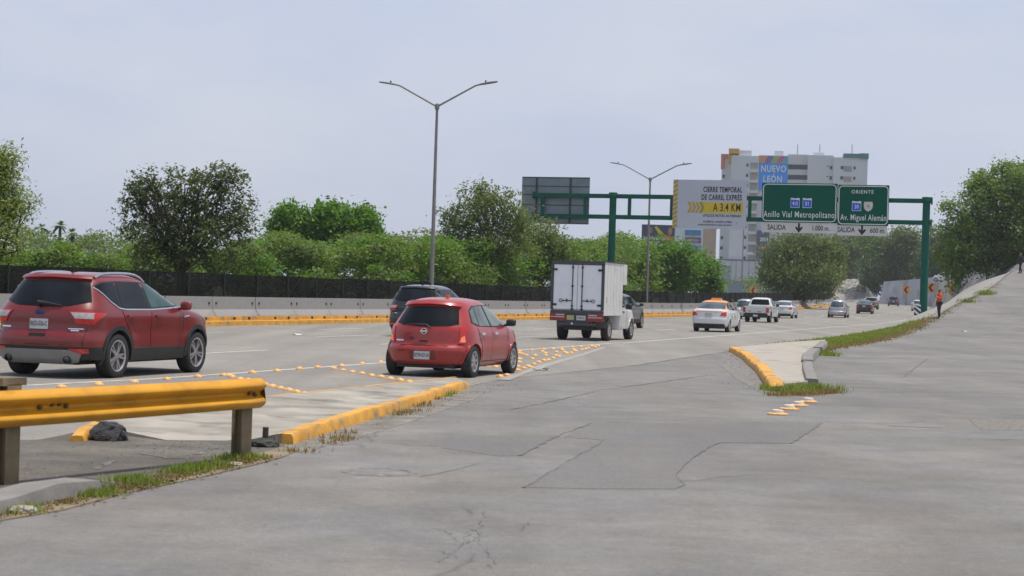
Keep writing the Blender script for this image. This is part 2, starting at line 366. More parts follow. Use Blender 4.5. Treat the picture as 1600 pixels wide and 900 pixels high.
# manhole: sunken ring of broken asphalt
t = thing('manhole_cover', 'round iron manhole cover sunk in the grey road in front of the guardrail', 'manhole', gnd(593, 738))
MB().lathe([(.0, .006), (.22, .006), (.235, .004), (.245, .001)], 32).build('cover', M('worn_iron', (.22, .205, .20), .6, metal=.3, var=.3, scale=9, bump=.6), t, 40)
MB().lathe([(.262, .001), (.275, .010), (.315, .009), (.34, .002)], 32).build('frame', M('frame_mortar', (.19, .18, .175), .85, var=.4, scale=12, bump=.6), t, 40)
# ------------------------------------------------------------------ left island: concrete apron, dirt, kerbs
LI = pg([(440, 694), (725, 606), (712, 600), (560, 617), (400, 635), (240, 656), (150, 668), (172, 678), (260, 690), (380, 690)])
g = MB(); n = len(LI); LZ = [.11]*7+[.06, .015, .01]; g.add([(p[0], p[1], z) for p, z in zip(LI, LZ)] + [(p[0], p[1], -.05) for p in LI], [tuple(range(n))] + [(i, (i+1) % n, n+(i+1) % n, n+i) for i in range(n)])
struct(g.build('traffic_island', CONC))
def kerb(name, L, w, h, mat, z0=0.0, step=.35, wob=.012, world=False):
    pts = dens(L if world else pg(L), step, 0); rows = []
    for i, p in enumerate(pts):
        t = pts[min(i+1, len(pts)-1)] - pts[max(i-1, 0)]; t.normalize(); q = Vector((-t.y, t.x))
        hh = h + random.uniform(-wob, wob); a = .03
        if i in (0, len(pts)-1): hh -= .03
        j = lambda: random.uniform(-wob, wob)*.7
        prof = [(-w/2, -.06), (-w/2+.01+j(), hh-a), (-w/2+a, hh+j()*.4), (0, hh+j()*.3), (w/2-a, hh+j()*.4), (w/2-.01+j(), hh-a), (w/2, -.06)]
        rows.append([(p.x+q.x*d, p.y+q.y*d, z0+z) for d, z in prof])
    g = MB(); g.sweep(rows, close=True); return struct(g.build(name, mat, smooth=50))
kerb('yellow_kerb', [(444, 694), (520, 670), (600, 646), (660, 628), (700, 615), (724, 606)], .20, .125, YEL)
kerb('yellow_kerb.001', [(120, 691), (140, 680), (152, 669)], .16, .10, YEL)
g = MB(); ribbon(g, [so2(*q) for q in [to_so(gnd(*p)) for p in ((150, 667), (240, 655), (400, 634), (560, 616), (712, 599))]], .07, .114)
struct(g.build('yellow_edge_line', YEL))
DP = [(-80, 690), (60, 688), (150, 672), (260, 690), (380, 690), (440, 694), (450, 701), (400, 722), (300, 747), (200, 768), (100, 795), (0, 812), (-120, 830)]
poly('dirt_ground', pg(DP), .016, A_DRT)
poly('dry_soil_edge', pg([(-60, 806), (100, 782), (200, 757), (300, 733), (395, 712), (440, 700), (470, 703), (440, 716), (400, 727), (300, 750), (200, 771), (100, 798), (0, 815), (-80, 830)]), .020, VERG)
g = MB()
for L, w in (([(130, 745), (190, 760), (240, 752)], .05), ([(215, 710), (270, 718), (330, 715)], .03), ([(270, 690), (330, 683), (362, 690)], .05), ([(150, 735), (180, 722)], .06), ([(300, 712), (340, 700)], .03)):
    ribbon(g, dens(pg(L), .12, .05), w, .012, jit=.9)
struct(g.build('tar_stains', TAR))
kerb('broken_kerb', [(-60, 812), (0, 797), (60, 783), (128, 768)], .34, .13, KERBG, wob=.03)
def rock(name, label, cat, loc, r, sq, mat, seed, rz=0.0):
    bm = bmesh.new(); bmesh.ops.create_icosphere(bm, subdivisions=4, radius=1)
    rr = random.Random(seed); ph = [[rr.uniform(0, 6.28) for _ in range(3)] for _ in range(6)]
    for v in bm.verts:
        k = 1 + sum(.07/(i*.6+1)*math.sin(v.co.x*(2+i*2)+p[0])*math.sin(v.co.y*(2.3+i*2)+p[1])*math.sin(v.co.z*(2+i*2)+p[2])*3 for i, p in enumerate(ph))
        v.co *= k; v.co = Vector((v.co.x*r, v.co.y*r*sq[0], max(-.25*r*sq[1], v.co.z*r*sq[1])))
    me = bpy.data.meshes.new(name); bm.to_mesh(me); bm.free(); me.materials.append(mat); me.polygons.foreach_set('use_smooth', [True]*len(me.polygons))
    me.set_sharp_from_angle(angle=math.radians(28))
    o = inst(name, me, None, loc, (0, 0, rz)); return tag(o, label, cat)
p = gnd(166, 690); rock('asphalt_lump', 'black lump of wrinkled asphalt beside the yellow kerb end behind the guardrail', 'rock', (p.x, p.y+.1, .04), .19, (.8, .75), M('black_tar_lump', (.018, .018, .020), .35, var=.5, scale=9, bump=1.0), 3)
p = gnd(414, 699)
t = thing('sign_stub', 'cut off metal post stub in a dark concrete footing by the guardrail', 'post', (p.x, p.y, .0))
rock('footing', None, None, (0, 0, .03), .14, (.8, .45), M('dark_footing', (.045, .047, .043), .9, var=.4, scale=8), 9).parent = t
MB().tube([(0, 0, .05), (.002, 0, .2)], .03, 10).build('stub_pipe', M('rusty_pipe', (.05, .04, .035), .7, var=.3), t, 40)
rock('pale_stone', 'pale broken stone at the foot of the grey kerb in the lower left corner', 'rock', gnd(35, 803)+Vector((0, 0, .02)), .10, (.7, .35), M('pale_stone', (.34, .31, .27), .9), 21)
rock('pale_stone', 'flat pale stone chip at the grass edge below the guardrail end', 'rock', gnd(366, 729)+Vector((0, 0, .02)), .07, (.5, .3), M('pale_stone_chip', (.33, .30, .28), .9), 22)
# right island
RI = pg([(1148, 549), (1170, 562), (1195, 585), (1212, 606), (1225, 611), (1262, 607), (1258, 590), (1255, 572), (1268, 556), (1283, 545), (1290, 536), (1230, 540)])
g = MB(); n = len(RI); g.add([(p[0], p[1], .13) for p in RI] + [(p[0], p[1], -.05) for p in RI], [tuple(range(n))] + [(i, (i+1) % n, n+(i+1) % n, n+i) for i in range(n)])
struct(g.build('traffic_island.001', M('island_concrete', (.37, .34, .295), .88, var=.18, scale=.9, bump=.4, dirt=(.26, .235, .2), dscale=.9)))
kerb('yellow_kerb.002', [(1146, 549), (1168, 562), (1192, 583), (1214, 612)], .28, .15, YEL, wob=.025)
kerb('grey_kerb', [(1268, 606), (1262, 588), (1262, 576)], .26, .20, KERBG); kerb('grey_kerb.001', [(1261, 575), (1262, 566), (1274, 554)], .30, .22, KERBG); kerb('grey_kerb.002', [(1277, 551), (1285, 545), (1287, 541)], .3, .20, KERBG)
poly('gravel_shoulder', pg([(1146, 549), (1192, 583), (1212, 612), (1190, 614), (1150, 592), (1118, 565)]), .007, M('gravelly_asphalt', (.20, .192, .183), .95, var=.4, scale=9, bump=.8))
poly('gravel_shoulder.001', pg([(444, 697), (600, 650), (725, 608), (760, 612), (740, 625), (640, 660), (540, 690), (470, 708)]), .007, M('dusty_gutter', (.19, .175, .155), .95, var=.35, scale=3, bump=.6))
g = MB(); ribbon(g, [so2(*to_so(gnd(*p))) for p in ((786, 594), (815, 584), (850, 572), (905, 556), (945, 543))], .22, .009, jit=.35); struct(g.build('gutter_strip', M('gutter_concrete', (.31, .30, .285), .85, var=.2, scale=2, dirt=(.2, .19, .18), dscale=2)))
RK = [(1478, 503), (1500, 476), (1520, 462), (1545, 452), (1575, 437), (1592, 431)]
g = MB(); rows = []
for i in range(26):
    s = 108 + i*2.1; o = oL(s); r = []
    for d, z in ((-.08, -.1), (-.07, .09), (.07, .09), (.08, -.1)): r.append((*so2(s, o+d), zR(s)+z))
    rows.append(r)
g.sweep(rows, close=True); struct(g.build('ramp_kerb', KERBG))
# ------------------------------------------------------------------ median: kerb, barriers, fence
OB = -30.6
rows = []
for i in range(77):
    s = 36+4*i; rows.append([(*so2(s, OB+d), zE(s)+z) for d, z in ((.62, -.05), (.60, .17), (.36, .19), (.35, .34), (.0, .36), (.0, -.05))])
g = MB(); g.sweep(rows, close=True)
for i in range(79):
    for q in (37.4+3.7*i, 38.7+3.7*i):
        x, y = so2(q, OB+.345); g.box((x, y, zE(q)+.27), (.17, .05, .085), hdg(q), mi=1)
struct(g.build('median_kerb', [YEL, DARKHOLE]))
prof = [(-.30, .0), (-.30, .36), (-.12, .60), (-.09, 1.07), (.09, 1.07), (.12, .60), (.30, .36), (.30, 0)]
def barrier_mesh(nm, hole):
    g = MB(); h = 3.68/2
    g.sweep([[(-h, d, z) for d, z in prof], [(h, d, z) for d, z in prof]], close=True)
    for x in (-h+.28, h-.28):
        g.tube([(x, -.13, .83), (x, -.09, .83)], .05, 10, mi=1)
    return g.mesh(nm, [BARR, DARKHOLE], smooth=None)
bmA = barrier_mesh('concrete_barrier', True)
for i in range(79):
    s = 38 + 3.7*i; x, y = so2(s, OB-.05+random.uniform(-.03, .03))
    o = inst('concrete_barrier', bmA, None, (x, y, zE(s)), (random.uniform(-.006, .006), 0, hdg(s)+random.uniform(-.006, .006)))
    tag(o, 'grey precast concrete barrier segment standing behind the yellow median kerb', 'barrier', 'concrete barriers along the median')
FN, N_, L_, P_ = newmat('shade_mesh'); 
nn = noise(N_, L_, 1.5, 4, stretch=(1, 1, .15)); rr_ = ramp(N_, L_, nn.outputs[0], [(.3, (.004, .0042, .0045)), (.7, (.011, .011, .0115))]); L_.new(rr_.outputs[0], P_.inputs['Base Color'])
P_.inputs['Roughness'].default_value = .85; P_.inputs['Alpha'].default_value = .92; P_.inputs['Specular IOR Level'].default_value = .1
fence = thing('mesh_fence', 'long black shade mesh fence on posts behind the concrete barriers', 'fence')
OF = OB - .75
g = MB(); rows = []
for i in range(98):
    s = 36 + 3*i; w = .05*math.sin(i*1.7); rows.append([(*so2(s, OF+w), zE(s)+.1), (*so2(s, OF+w*.5), zE(s)+1.0), (*so2(s, OF), zE(s)+1.94+.02*math.sin(i*2.3))])
g.sweep(rows); g.build('mesh_panel', FN, fence)
pm = MB(); pm.tube([(0, 0, 0), (0, 0, 2.0)], .035, 6); pmm = pm.mesh('post', M('fence_post_black', (.014, .014, .014), .6))
for i in range(92):
    s = 37.5+3*i; x, y = so2(s, OF+.06); inst('post', pmm, fence, (x, y, zE(s)))
g = MB(); 
for i in (3, 11, 12, 20, 31, 44):
    s = 37.5+3*i; a = so2(s, OF+.03); b = so2(s+1.3, OF+.05); g.tube([(*a, 1.0), (*b, 1.9)], .025, 6)
g.build('brace', M('fence_brace', (.012, .012, .012), .8, spec=.1), fence)
# ------------------------------------------------------------------ vehicles
GLASSF = glassmat('glass_painted_sky_tint', (.07, .095, .115), .08, .6)  # glossy, with the sky reflection also painted into a pale blue base
def pchip(xs, ys):
    xs = np.array(xs, float); ys = np.array(ys, float); h = np.diff(xs); d = np.diff(ys)/h; mm = np.zeros_like(xs)
    mm[0], mm[-1] = d[0], d[-1]
    for i in range(1, len(xs)-1):
        if d[i-1]*d[i] > 0: mm[i] = 2*d[i-1]*d[i]/(d[i-1]+d[i])
    def f(x):
        x = np.clip(x, xs[0], xs[-1]); i = np.clip(np.searchsorted(xs, x)-1, 0, len(h)-1); t = (x-xs[i])/h[i]
        return (2*t**3-3*t**2+1)*ys[i] + (t**3-2*t**2+t)*h[i]*mm[i] + (-2*t**3+3*t**2)*ys[i+1] + (t**3-t**2)*h[i]*mm[i+1]
    return f
class Shell:
    def __init__(s, tab, wheels=(), ra=.35, rw=.3, sill=.2, zr=.25, zf=.25, belt=1.0, p=3.2, Rr=.5, Rf=.9, bow=.03, fl=.02):
        z, w, a, b = zip(*tab); s.W, s.xr, s.xf = pchip(z, w), pchip(z, a), pchip(z, b); s.z0, s.z1 = z[0], z[-1]; s.zs = z
        s.wheels, s.ra, s.rw, s.sill, s.zrb, s.zfb, s.belt = wheels, ra, rw, sill, zr, zf, belt
        s.p, s.Rr, s.Rf, s.bow, s.fl = p, Rr, Rf, bow, fl; s.L = max(b); s.cx = s.L/2
    def pt(s, u, z):
        W, xr, xf = float(s.W(z)), float(s.xr(z)), float(s.xf(z)); Rr, Rf = min(s.Rr, .45*(xf-xr)), min(s.Rf, .45*(xf-xr)); e = 2/s.p
        sg = 1 if u >= 0 else -1; u = abs(u)
        if u <= 1: a = u*PI/2; x = xr+Rr*(1-max(0, math.cos(a))**e); k = math.sin(a); y = W*k**e
        elif u < 2: x = xr+Rr+(u-1)*(xf-Rf-xr-Rr); y = W; k = 1
        else: a = (3-u)*PI/2; x = xf-Rf*(1-max(0, math.cos(a))**e); k = max(0, math.sin(a)); y = W*k**e
        y *= 1-s.bow*((x-s.cx)/s.cx)**2
        for xc in s.wheels:
            y += s.fl*k*math.exp(-(((x-xc)**2+(z-s.rw)**2)/(s.ra*1.32)**2)**2)
        return Vector((x-s.cx, sg*y, z))
    def ux(s, x, z):
        xr, xf = float(s.xr(z)), float(s.xf(z)); Rr, Rf = min(s.Rr, .45*(xf-xr)), min(s.Rf, .45*(xf-xr))
        if x < xr+Rr: return math.acos(min(1, max(0, 1-(x-xr)/Rr)**(s.p/2)))/(PI/2)
        if x > xf-Rf: return 3-math.acos(min(1, max(0, 1-(xf-x)/Rf)**(s.p/2)))/(PI/2)
        return 1+(x-xr-Rr)/(xf-Rf-xr-Rr)
    def uy(s, y, z, front=False):
        q = min(1, abs(y)/(float(s.W(z))*(1-s.bow))); u = math.asin(q**(s.p/2))/(PI/2); u = 3-u if front else u
        return u if y >= 0 else -u
    def nrm(s, u, z):
        au = abs(u); a = s.pt(math.copysign(max(.02, au-.02), u), z); b = s.pt(math.copysign(min(2.98, au+.02), u), z)
        c = s.pt(u, max(s.z0, z-.02)); d = s.pt(u, min(s.z1, z+.02)); n = (b-a).cross(d-c)
        if n.length < 1e-9: return Vector((0, math.copysign(1, u), 0))
        n.normalize(); p = s.pt(u, z)
        return n if n.dot(Vector((p.x*.2, p.y, 0))) > 0 or (au < .5 and n.x < 0) or (au > 2.5 and n.x > 0) else -n
    def bot(s, x):
        z = s.sill
        if s.wheels and x < s.wheels[0]: z = s.zrb
        if s.wheels and x > s.wheels[-1]: z = s.zfb
        for xc in s.wheels:
            if abs(x-xc) < s.ra: z = max(z, s.rw+math.sqrt(s.ra**2-(x-xc)**2))
        return z
    def body(s, name, mats, parent, upper=None, nl=20):
        us = list(np.linspace(0, 1, 13)) + list(np.linspace(1, 2, 22)) + list(np.linspace(2, 3, 11))
        for xc in s.wheels: us += [s.ux(xc+s.ra*math.cos(q), .55) for q in np.linspace(0, PI, 19)] + [s.ux(xc+sg*(s.ra+.004), .55) for sg in (-1, 1)]
        us = sorted(us); U = [us[0]]
        for u in us[1:]:
            if u-U[-1] > .003: U.append(u)
        U[-1] = 3.0
        zup = sorted(set([round(z, 3) for z in np.arange(s.belt, s.z1-.12, .04)] + [round(z, 3) for z in np.arange(s.z1-.12, s.z1-.001, .015)] + [s.z1]))[1:]
        g = MB(); n = len(U)
        for sg in (1, -1):
            rows = []
            for t in np.linspace(0, 1, nl):
                r = []
                for u in U:
                    zb = s.bot(s.pt(u, .5).x+s.cx); r.append(s.pt(sg*u if u else 0, zb+(s.belt-zb)*t))
                rows.append(r)
            for z in zup: rows.append([s.pt(sg*u if u else 0, z) for u in U])
            b = len(g.v); g.sweep(rows)
            if upper is not None:
                k = (n-1)
                for i in range(len(rows)-1):
                    for j in range(n-1):
                        if i >= nl-1 and upper((rows[i][j]+rows[i+1][j+1])/2): g.mi[-(len(rows)-1)*k + i*k + j] = 1
            top = rows[-1]
            tops = top if sg == 1 else tops
            if sg == 1: t1 = top
        for v in g.v: pass
        m = []; fs = []
        for j in range(n-1): fs.append((j, j+1, n+j+1, n+j))
        g.add(list(t1)+list(top), fs, 1 if upper is not None else 0)
        return g.build(name, mats, parent, smooth=38, merge=True)
    def patch(s, mb, mode, lo, hi, off=.004, th=.015, n=14, m=5, sg=1, mi=0):
        def rs(L, k):
            if len(L) == 2: a, b = np.array(L[0], float), np.array(L[1], float); return [a+(b-a)*i/(k-1) for i in range(k)]
            L = np.array(L, float); d = np.r_[0, np.cumsum(np.hypot(*np.diff(L, axis=0).T)+1e-6)]; q = np.linspace(0, d[-1], k)
            return list(np.c_[np.interp(q, d, L[:, 0]), np.interp(q, d, L[:, 1])])
        A, B = rs(lo, n), rs(hi, n); vs = []; ins = []
        for j in range(m):
            t = j/(m-1)
            for i in range(n):
                a, z = A[i]*(1-t)+B[i]*t
                if mode == 'x': u = sg*s.ux(a, z)
                elif mode == 'y': u = s.uy(a, z)
                elif mode == 'f': u = s.uy(a, z, True)
                else: u = sg*a
                p, nn = s.pt(u, z), s.nrm(u, z); vs.append(p+nn*off); ins.append(p-nn*th)
        fs = [(j*n+i, j*n+i+1, (j+1)*n+i+1, (j+1)*n+i) for j in range(m-1) for i in range(n-1)]
        rim = [i for i in range(n)] + [j*n+n-1 for j in range(1, m)] + [(m-1)*n+i for i in range(n-2, -1, -1)] + [j*n for j in range(m-2, 0, -1)]
        b = len(vs); k = len(rim); vs2 = vs + [ins[i] for i in rim]
        fs += [(rim[i], rim[(i+1) % k], b+(i+1) % k, b+i) for i in range(k)]
        mb.add(vs2, fs, mi); return mb
    def ring(s, mb, xc, zc, r0, r1, q0, q1, off=.008, n=26, sg=1):
        vs = []; 
        for i in range(n):
            q = q0+(q1-q0)*i/(n-1); row = []
            for r, o in ((r0, -.05), (r0, off), (r1, off), (r1, -.01)):
                x, z = xc+r*math.cos(q), max(s.z0, zc+r*math.sin(q)); u = sg*s.ux(x, z); row.append(s.pt(u, z)+s.nrm(u, z)*o)
            vs.append(row)
        mb.sweep(vs); return mb
def wheel_meshes(R, w, nsp, rimR, style='five', rim_mat=None):
    g = MB(); g.lathe([(rimR-.015, -w*.36), (rimR, -w*.48), (R*.93, -w/2), (R*.985, -w*.44), (R, -w*.3), (R, w*.3), (R*.985, w*.44), (R*.93, w/2), (rimR, w*.48), (rimR-.015, w*.36)], 36, 'Y')
    tyre = g.mesh('wheel', RUBBER, smooth=45)
    g = MB(); g.lathe([(rimR-.018, -.4*w), (rimR, .47*w), (rimR-.014, .485*w), (rimR-.03, .42*w), (rimR-.034, .1*w), (.05, .06*w)], 32, 'Y', mi=0)
    g.lathe([(.0, .42*w), (.035, .42*w), (.055, .36*w), (.06, .1*w)], 16, 'Y')
    for k in range(nsp):
        a = 2*PI*k/nsp
        for da in ((-.16, .16) if style == 'twin' else (0,)):
            q = a+da; hw = .015 if style == 'twin' else .026*5/nsp+.005; rr = rimR-.022
            P = lambda r, o, y: (r*math.cos(q)-o*math.sin(q), y, r*math.sin(q)+o*math.cos(q))
            vs = [P(.04, -hw*1.2, .40*w), P(.04, hw*1.2, .40*w), P(rr, hw, .43*w), P(rr, -hw, .43*w), P(.04, -hw*1.4, .2*w), P(.04, hw*1.4, .2*w), P(rr, hw*1.2, .25*w), P(rr, -hw*1.2, .25*w)]
            g.add(vs, [(0, 1, 2, 3), (0, 4, 5, 1), (1, 5, 6, 2), (2, 6, 7, 3), (3, 7, 4, 0)])
    g.lathe([(.0, .07*w), (rimR-.03, .09*w)], 24, 'Y', mi=1)
    return tyre, g.mesh('rim', [rim_mat or ALLOY, BLACK], smooth=35)
def put_wheels(root, cx, xs, half, R, w, meshes):
    for x in xs:
        for sg in (1, -1):
            o = inst('wheel', meshes[0], root, (x-cx, sg*(half-w/2), R), (0, random.uniform(0, 1), 0 if sg == 1 else PI))
            inst('rim', meshes[1], o)
def plate(root, S, y, z, w=.30, h=.15, txt='', frame=True, col=None):
    p = S.pt(S.uy(y, z), z); tilt = 0
    o = MB().box((0, 0, 0), (.012, w, h)).build('licence_plate', col or PLATE, root, loc=p+Vector((-.012, 0, 0)))
    if txt: 
        t = text(txt, h*.62, PLATEINK, o, (-.0075, 0, 0), sx=.62, bold=.004, ext=.001, rz=-PI/2); 
    return o
def mirrors(S, root, x, z, mat, size=(.10, .2, .15)):
    for sg in (1, -1):
        p = S.pt(sg*S.ux(x, z), z); g = MB(); g.box((0, sg*.06, -.02), (.05, .14, .04))
        bm_ = bmesh.new(); bmesh.ops.create_cube(bm_, size=1); bmesh.ops.subdivide_edges(bm_, edges=bm_.edges, cuts=3, use_grid_fill=True)
        for v in bm_.verts:
            c = v.co*2; k = (abs(c.x)**4+abs(c.y)**4+abs(c.z)**4)**-.25; v.co = Vector((c.x*k*size[0]/2*1.1, c.y*k*size[1]/2, c.z*k*size[2]/2)) + Vector((.01*c.z, sg*.15, .03))
        g.add([v.co for v in bm_.verts], [[v.index for v in f.verts] for f in bm_.faces]); bm_.free()
        g.build('wing_mirror', mat, root, smooth=60, loc=p)
def slot(S, g, pts, w=.008, sg=1, off=.002, mode='x'):
    for a, b in zip(pts[:-1], pts[1:]):
        if mode == 'x':
            dx, dz = b[0]-a[0], b[1]-a[1]; l = math.hypot(dx, dz); q = (-dz/l*w/2, dx/l*w/2)
            S.patch(g, 'x', [(a[0]-q[0], a[1]-q[1]), (b[0]-q[0], b[1]-q[1])], [(a[0]+q[0], a[1]+q[1]), (b[0]+q[0], b[1]+q[1])], off, .004, 6, 2, sg)
        else:
            dx, dz = b[0]-a[0], b[1]-a[1]; l = math.hypot(dx, dz); q = (-dz/l*w/2, dx/l*w/2)
            S.patch(g, mode, [(a[0]-q[0], a[1]-q[1]), (b[0]-q[0], b[1]-q[1])], [(a[0]+q[0], a[1]+q[1]), (b[0]+q[0], b[1]+q[1])], off, .004, 6, 2)
def undertray(root, L, half, z0, z1):
    MB().box((0, 0, (z0+z1)/2), (L, half*2, z1-z0)).build('chassis', BLACK, root)
def car_root(name, label, cat, s, o, L, group=None, z=0, turn=0.0):
    x, y = so2(s, o); return thing(name, label, cat, (x, y, zE(s)+z), hdg(s)+turn, group)
GRP = 'traffic on the expressway'

ESC = [(.22, .82, .16, 4.30), (.33, .885, .06, 4.42), (.48, .905, .01, 4.50), (.60, .91, .0, 4.52), (.70, .905, .035, 4.50), (.74, .905, .075, 4.49), (.86, .915, .085, 4.44), (.96, .92, .085, 4.36), (1.04, .912, .10, 4.10), (1.10, .89, .13, 3.72), (1.16, .865, .17, 3.38), (1.28, .81, .25, 3.05), (1.40, .76, .33, 2.80), (1.50, .715, .40, 2.57), (1.57, .665, .47, 2.36), (1.62, .59, .60, 2.14), (1.655, .48, .85, 1.93), (1.675, .28, 1.15, 1.7)]
def suv(label, s, o, pmat, detail=True, kz=1.0, side_front=None, plate_txt='', badge=False, name='suv', rails=True, silver_skid=True):
    L = 4.52; R = .355
    S = Shell([(z*kz if z > 1.1 else z, *r) for z, *r in ESC], (.95, 3.64), .405, .365, .27, .30, .26, 1.02, Rr=.52, Rf=.95, bow=.035, fl=.025)
    t = car_root(name, label, 'car', s, o, L, GRP, turn=math.radians(-.6) if badge else 0); t.scale = (1.025,)*3 if badge else (1, 1, 1); S.body('body', pmat, t)
    undertray(t, 4.1, .62, .22, .80)
    put_wheels(t, S.cx, (.95, 3.64), .915, R, .24, wheel_meshes(R, .24, 5, .255, 'twin'))
    K = lambda z: z*kz if z > 1.1 else z
    # rear screen, wiper
    g = MB(); S.patch(g, 'y', [(-.74, K(1.20)), (-.45, K(1.13)), (0, K(1.12)), (.45, K(1.13)), (.74, K(1.20))], [(-.60, K(1.51)), (0, K(1.53)), (.60, K(1.51))], .006, .02, 22, 7); g.build('rear_window', GLASS, t, 60)
    g = MB(); S.patch(g, 'y', [(-.60, K(1.53)), (0, K(1.55)), (.60, K(1.53))], [(-.55, K(1.575)), (0, K(1.59)), (.55, K(1.575))], .05, .05, 16, 3); g.build('spoiler', pmat, t, 60)
    if detail:
        p0 = S.pt(0, K(1.135)); g = MB(); g.tube([p0+Vector((-.03, .02, 0)), p0+Vector((-.035, .05, .045)), p0+Vector((-.03, -.12, .035)), p0+Vector((-.015, -.36, .0))], [.03, .035, .018, .01], 8); g.build('wiper', BLACK, t, 50)
    for sg in (1, -1):
        fd = [(2.02, K(1.12)), (3.12, K(1.17))], [(1.98, K(1.525)), (2.45, K(1.50)), (2.62, K(1.45))]
        rdw = [(1.09, K(1.125)), (1.93, K(1.12))], [(1.14, K(1.52)), (1.89, K(1.525))]
        qd = [(.56, K(1.44)), (.80, K(1.25)), (1.03, K(1.13))], [(.58, K(1.46)), (.72, K(1.50)), (1.07, K(1.52))]
        g = MB(); S.patch(g, 'x', [(.53, K(1.43)), (.80, K(1.22)), (1.05, K(1.10)), (1.9, K(1.095)), (3.2, K(1.14))], [(.56, K(1.475)), (.72, K(1.52)), (1.2, K(1.54)), (2.4, K(1.53)), (2.70, K(1.44))], .003, .01, 34, 5, sg); g.build('window_surround', BLACK, t, 60)
        g = MB(); S.patch(g, 'x', *fd, .007, .01, 14, 5, sg); g.build('front_side_window', side_front or GLASS, t, 60)
        g = MB(); S.patch(g, 'x', *rdw, .007, .01, 12, 5, sg); g.build('rear_side_window', GLASS, t, 60)
        g = MB(); S.patch(g, 'x', *qd, .007, .01, 10, 5, sg); g.build('quarter_window', GLASS, t, 60)
        if detail:
            g = MB(); slot(S, g, [(.53, K(1.43)), (.80, K(1.215)), (1.0, K(1.11)), (1.2, K(1.09)), (2.0, K(1.09)), (3.2, K(1.135))], .022, sg, .010); g.build('chrome_strip', CHROME, t, 60)
            g = MB(); slot(S, g, [(1.98, 1.10), (1.99, .70), (1.98, .36)], .008, sg); slot(S, g, [(3.10, 1.10), (3.12, .75), (3.02, .36)], .008, sg); slot(S, g, [(1.05, 1.08), (1.15, .90), (1.32, .72), (1.40, .55)], .008, sg); g.build('door_seam', DARKHOLE, t)
            for hx, lo_, hi_ in ((1.30, [(1.075, 1.05), (1.17, .885), (1.335, .71), (1.425, .51), (1.975, .49)], [(1.075, 1.065), (1.975, 1.08)]), (2.22, [(1.997, .49), (3.045, .49)], [(1.997, 1.08), (3.095, 1.10)])):
                g = MB(); S.patch(g, 'x', lo_, hi_, .005, .004, 20, 12, sg); dr = g.build('door', pmat, t, 60)
                g = MB(); S.patch(g, 'x', [(hx-.11, .965), (hx+.11, .97)], [(hx-.10, 1.0), (hx+.10, 1.005)], .035, .03, 8, 3, sg); g.build('door_handle', pmat, dr, 60)
            g = MB(); S.patch(g, 'x', [(3.10, .955), (3.30, .985)], [(3.12, .985), (3.30, 1.0)], .012, .01, 8, 3, sg); g.build('fender_vent', CHROME, t)
        g = MB(); S.ring(g, .95, .365, .40, .47, -.12, PI+.45, .016, sg=sg); g.build('arch_trim', BLACK, t, 50); g = MB(); S.ring(g, 3.64, .365, .40, .47, -.35, PI+.12, .016, sg=sg); g.build('arch_trim', BLACK, t, 50)
        g = MB(); S.patch(g, 'x', [(1.38, .275), (3.20, .275)], [(1.36, .47), (3.22, .47)], .012, .02, 20, 4, sg); g.build('sill_trim', BLACK, t, 50)
        # tail lamp wraps round the corner
        g = MB(); a = S.uy(.50, 1.0); b = S.ux(.42, 1.02)
        S.patch(g, 'u', [(S.uy(.62, .88), .865), (S.uy(.84, .86), .85), (S.ux(.30, .87), .87), (S.ux(.52, .99), .995)], [(a, 1.05), (S.uy(.8, 1.06), 1.055), (S.ux(.30, 1.05), 1.045), (S.ux(.58, 1.02), 1.03)], .016, .02, 24, 6, sg); tl = g.build('tail_lamp', LAMPR, t, 50)
        g = MB(); S.patch(g, 'u', [(S.uy(.60, .93), .945), (S.uy(.83, .95), .94), (S.ux(.22, .95), .95)], [(S.uy(.53, 1.02), 1.03), (S.uy(.83, 1.02), 1.03), (S.ux(.24, 1.0), 1.02)], .024, .01, 16, 4, sg); g.build('reversing_lens', LAMPW, tl, 50)
        g = MB(); S.patch(g, 'y', [(sg*.56, .40), (sg*.80, .41)], [(sg*.55, .475), (sg*.80, .475)], .022, .02, 8, 3); g.build('reflector', LAMPR, t)
        g = MB(); S.patch(g, 'u', [(S.uy(.5, .80, True), .78), (S.ux(4.0, .84), .86)], [(S.uy(.5, .90, True), .90), (S.ux(3.85, .96), .97)], .010, .01, 14, 4, sg); g.build('headlamp', LAMPW, t, 50)
        if rails:
            g = MB(); pts = []
            for q in np.linspace(0, 1, 12): x = .66+q*1.62; pts.append((x-S.cx, sg*(.605-.03*q), float(K(1.585+.03*math.sin(PI*min(1, q*2)/2)-.55*max(0, q-.62)**2))+.05*math.sin(min(1, q*7, (1-q)*6)*PI/2)))
            g.tube(pts, .024, 8); g.build('roof_rail', CHROME, t, 60)
    g = MB(); S.patch(g, 'u', [(-.98, .31), (.98, .31)], [(-.98, .50), (.98, .50)], .012, .02, 40, 4); g.build('bumper_trim', BLACK, t, 50)
    g = MB(); S.patch(g, 'f', [(-.80, .27), (.80, .27)], [(-.80, .48), (.80, .48)], .01, .02, 20, 4); g.build('bumper_trim', BLACK, t, 50)
    if silver_skid:
        g = MB(); S.patch(g, 'y', [(-.66, .29), (-.5, .25), (.5, .25), (.66, .29)], [(-.72, .40), (-.55, .455), (.55, .455), (.72, .40)], .035, .03, 22, 5); g.build('skid_plate', M('skid_grey', (.24, .245, .25), .4, metal=.4), t, 50)
        for y in (-.52, .52):
            g = MB(); p = S.pt(S.uy(y, .29), .29); g.lathe([(.0, .0), (.045, .0), (.05, -.09), (.058, -.09), (.06, .05)], 16, 'X', c=(p.x, p.y, .30)); g.build('exhaust', BLACK, t, 50)
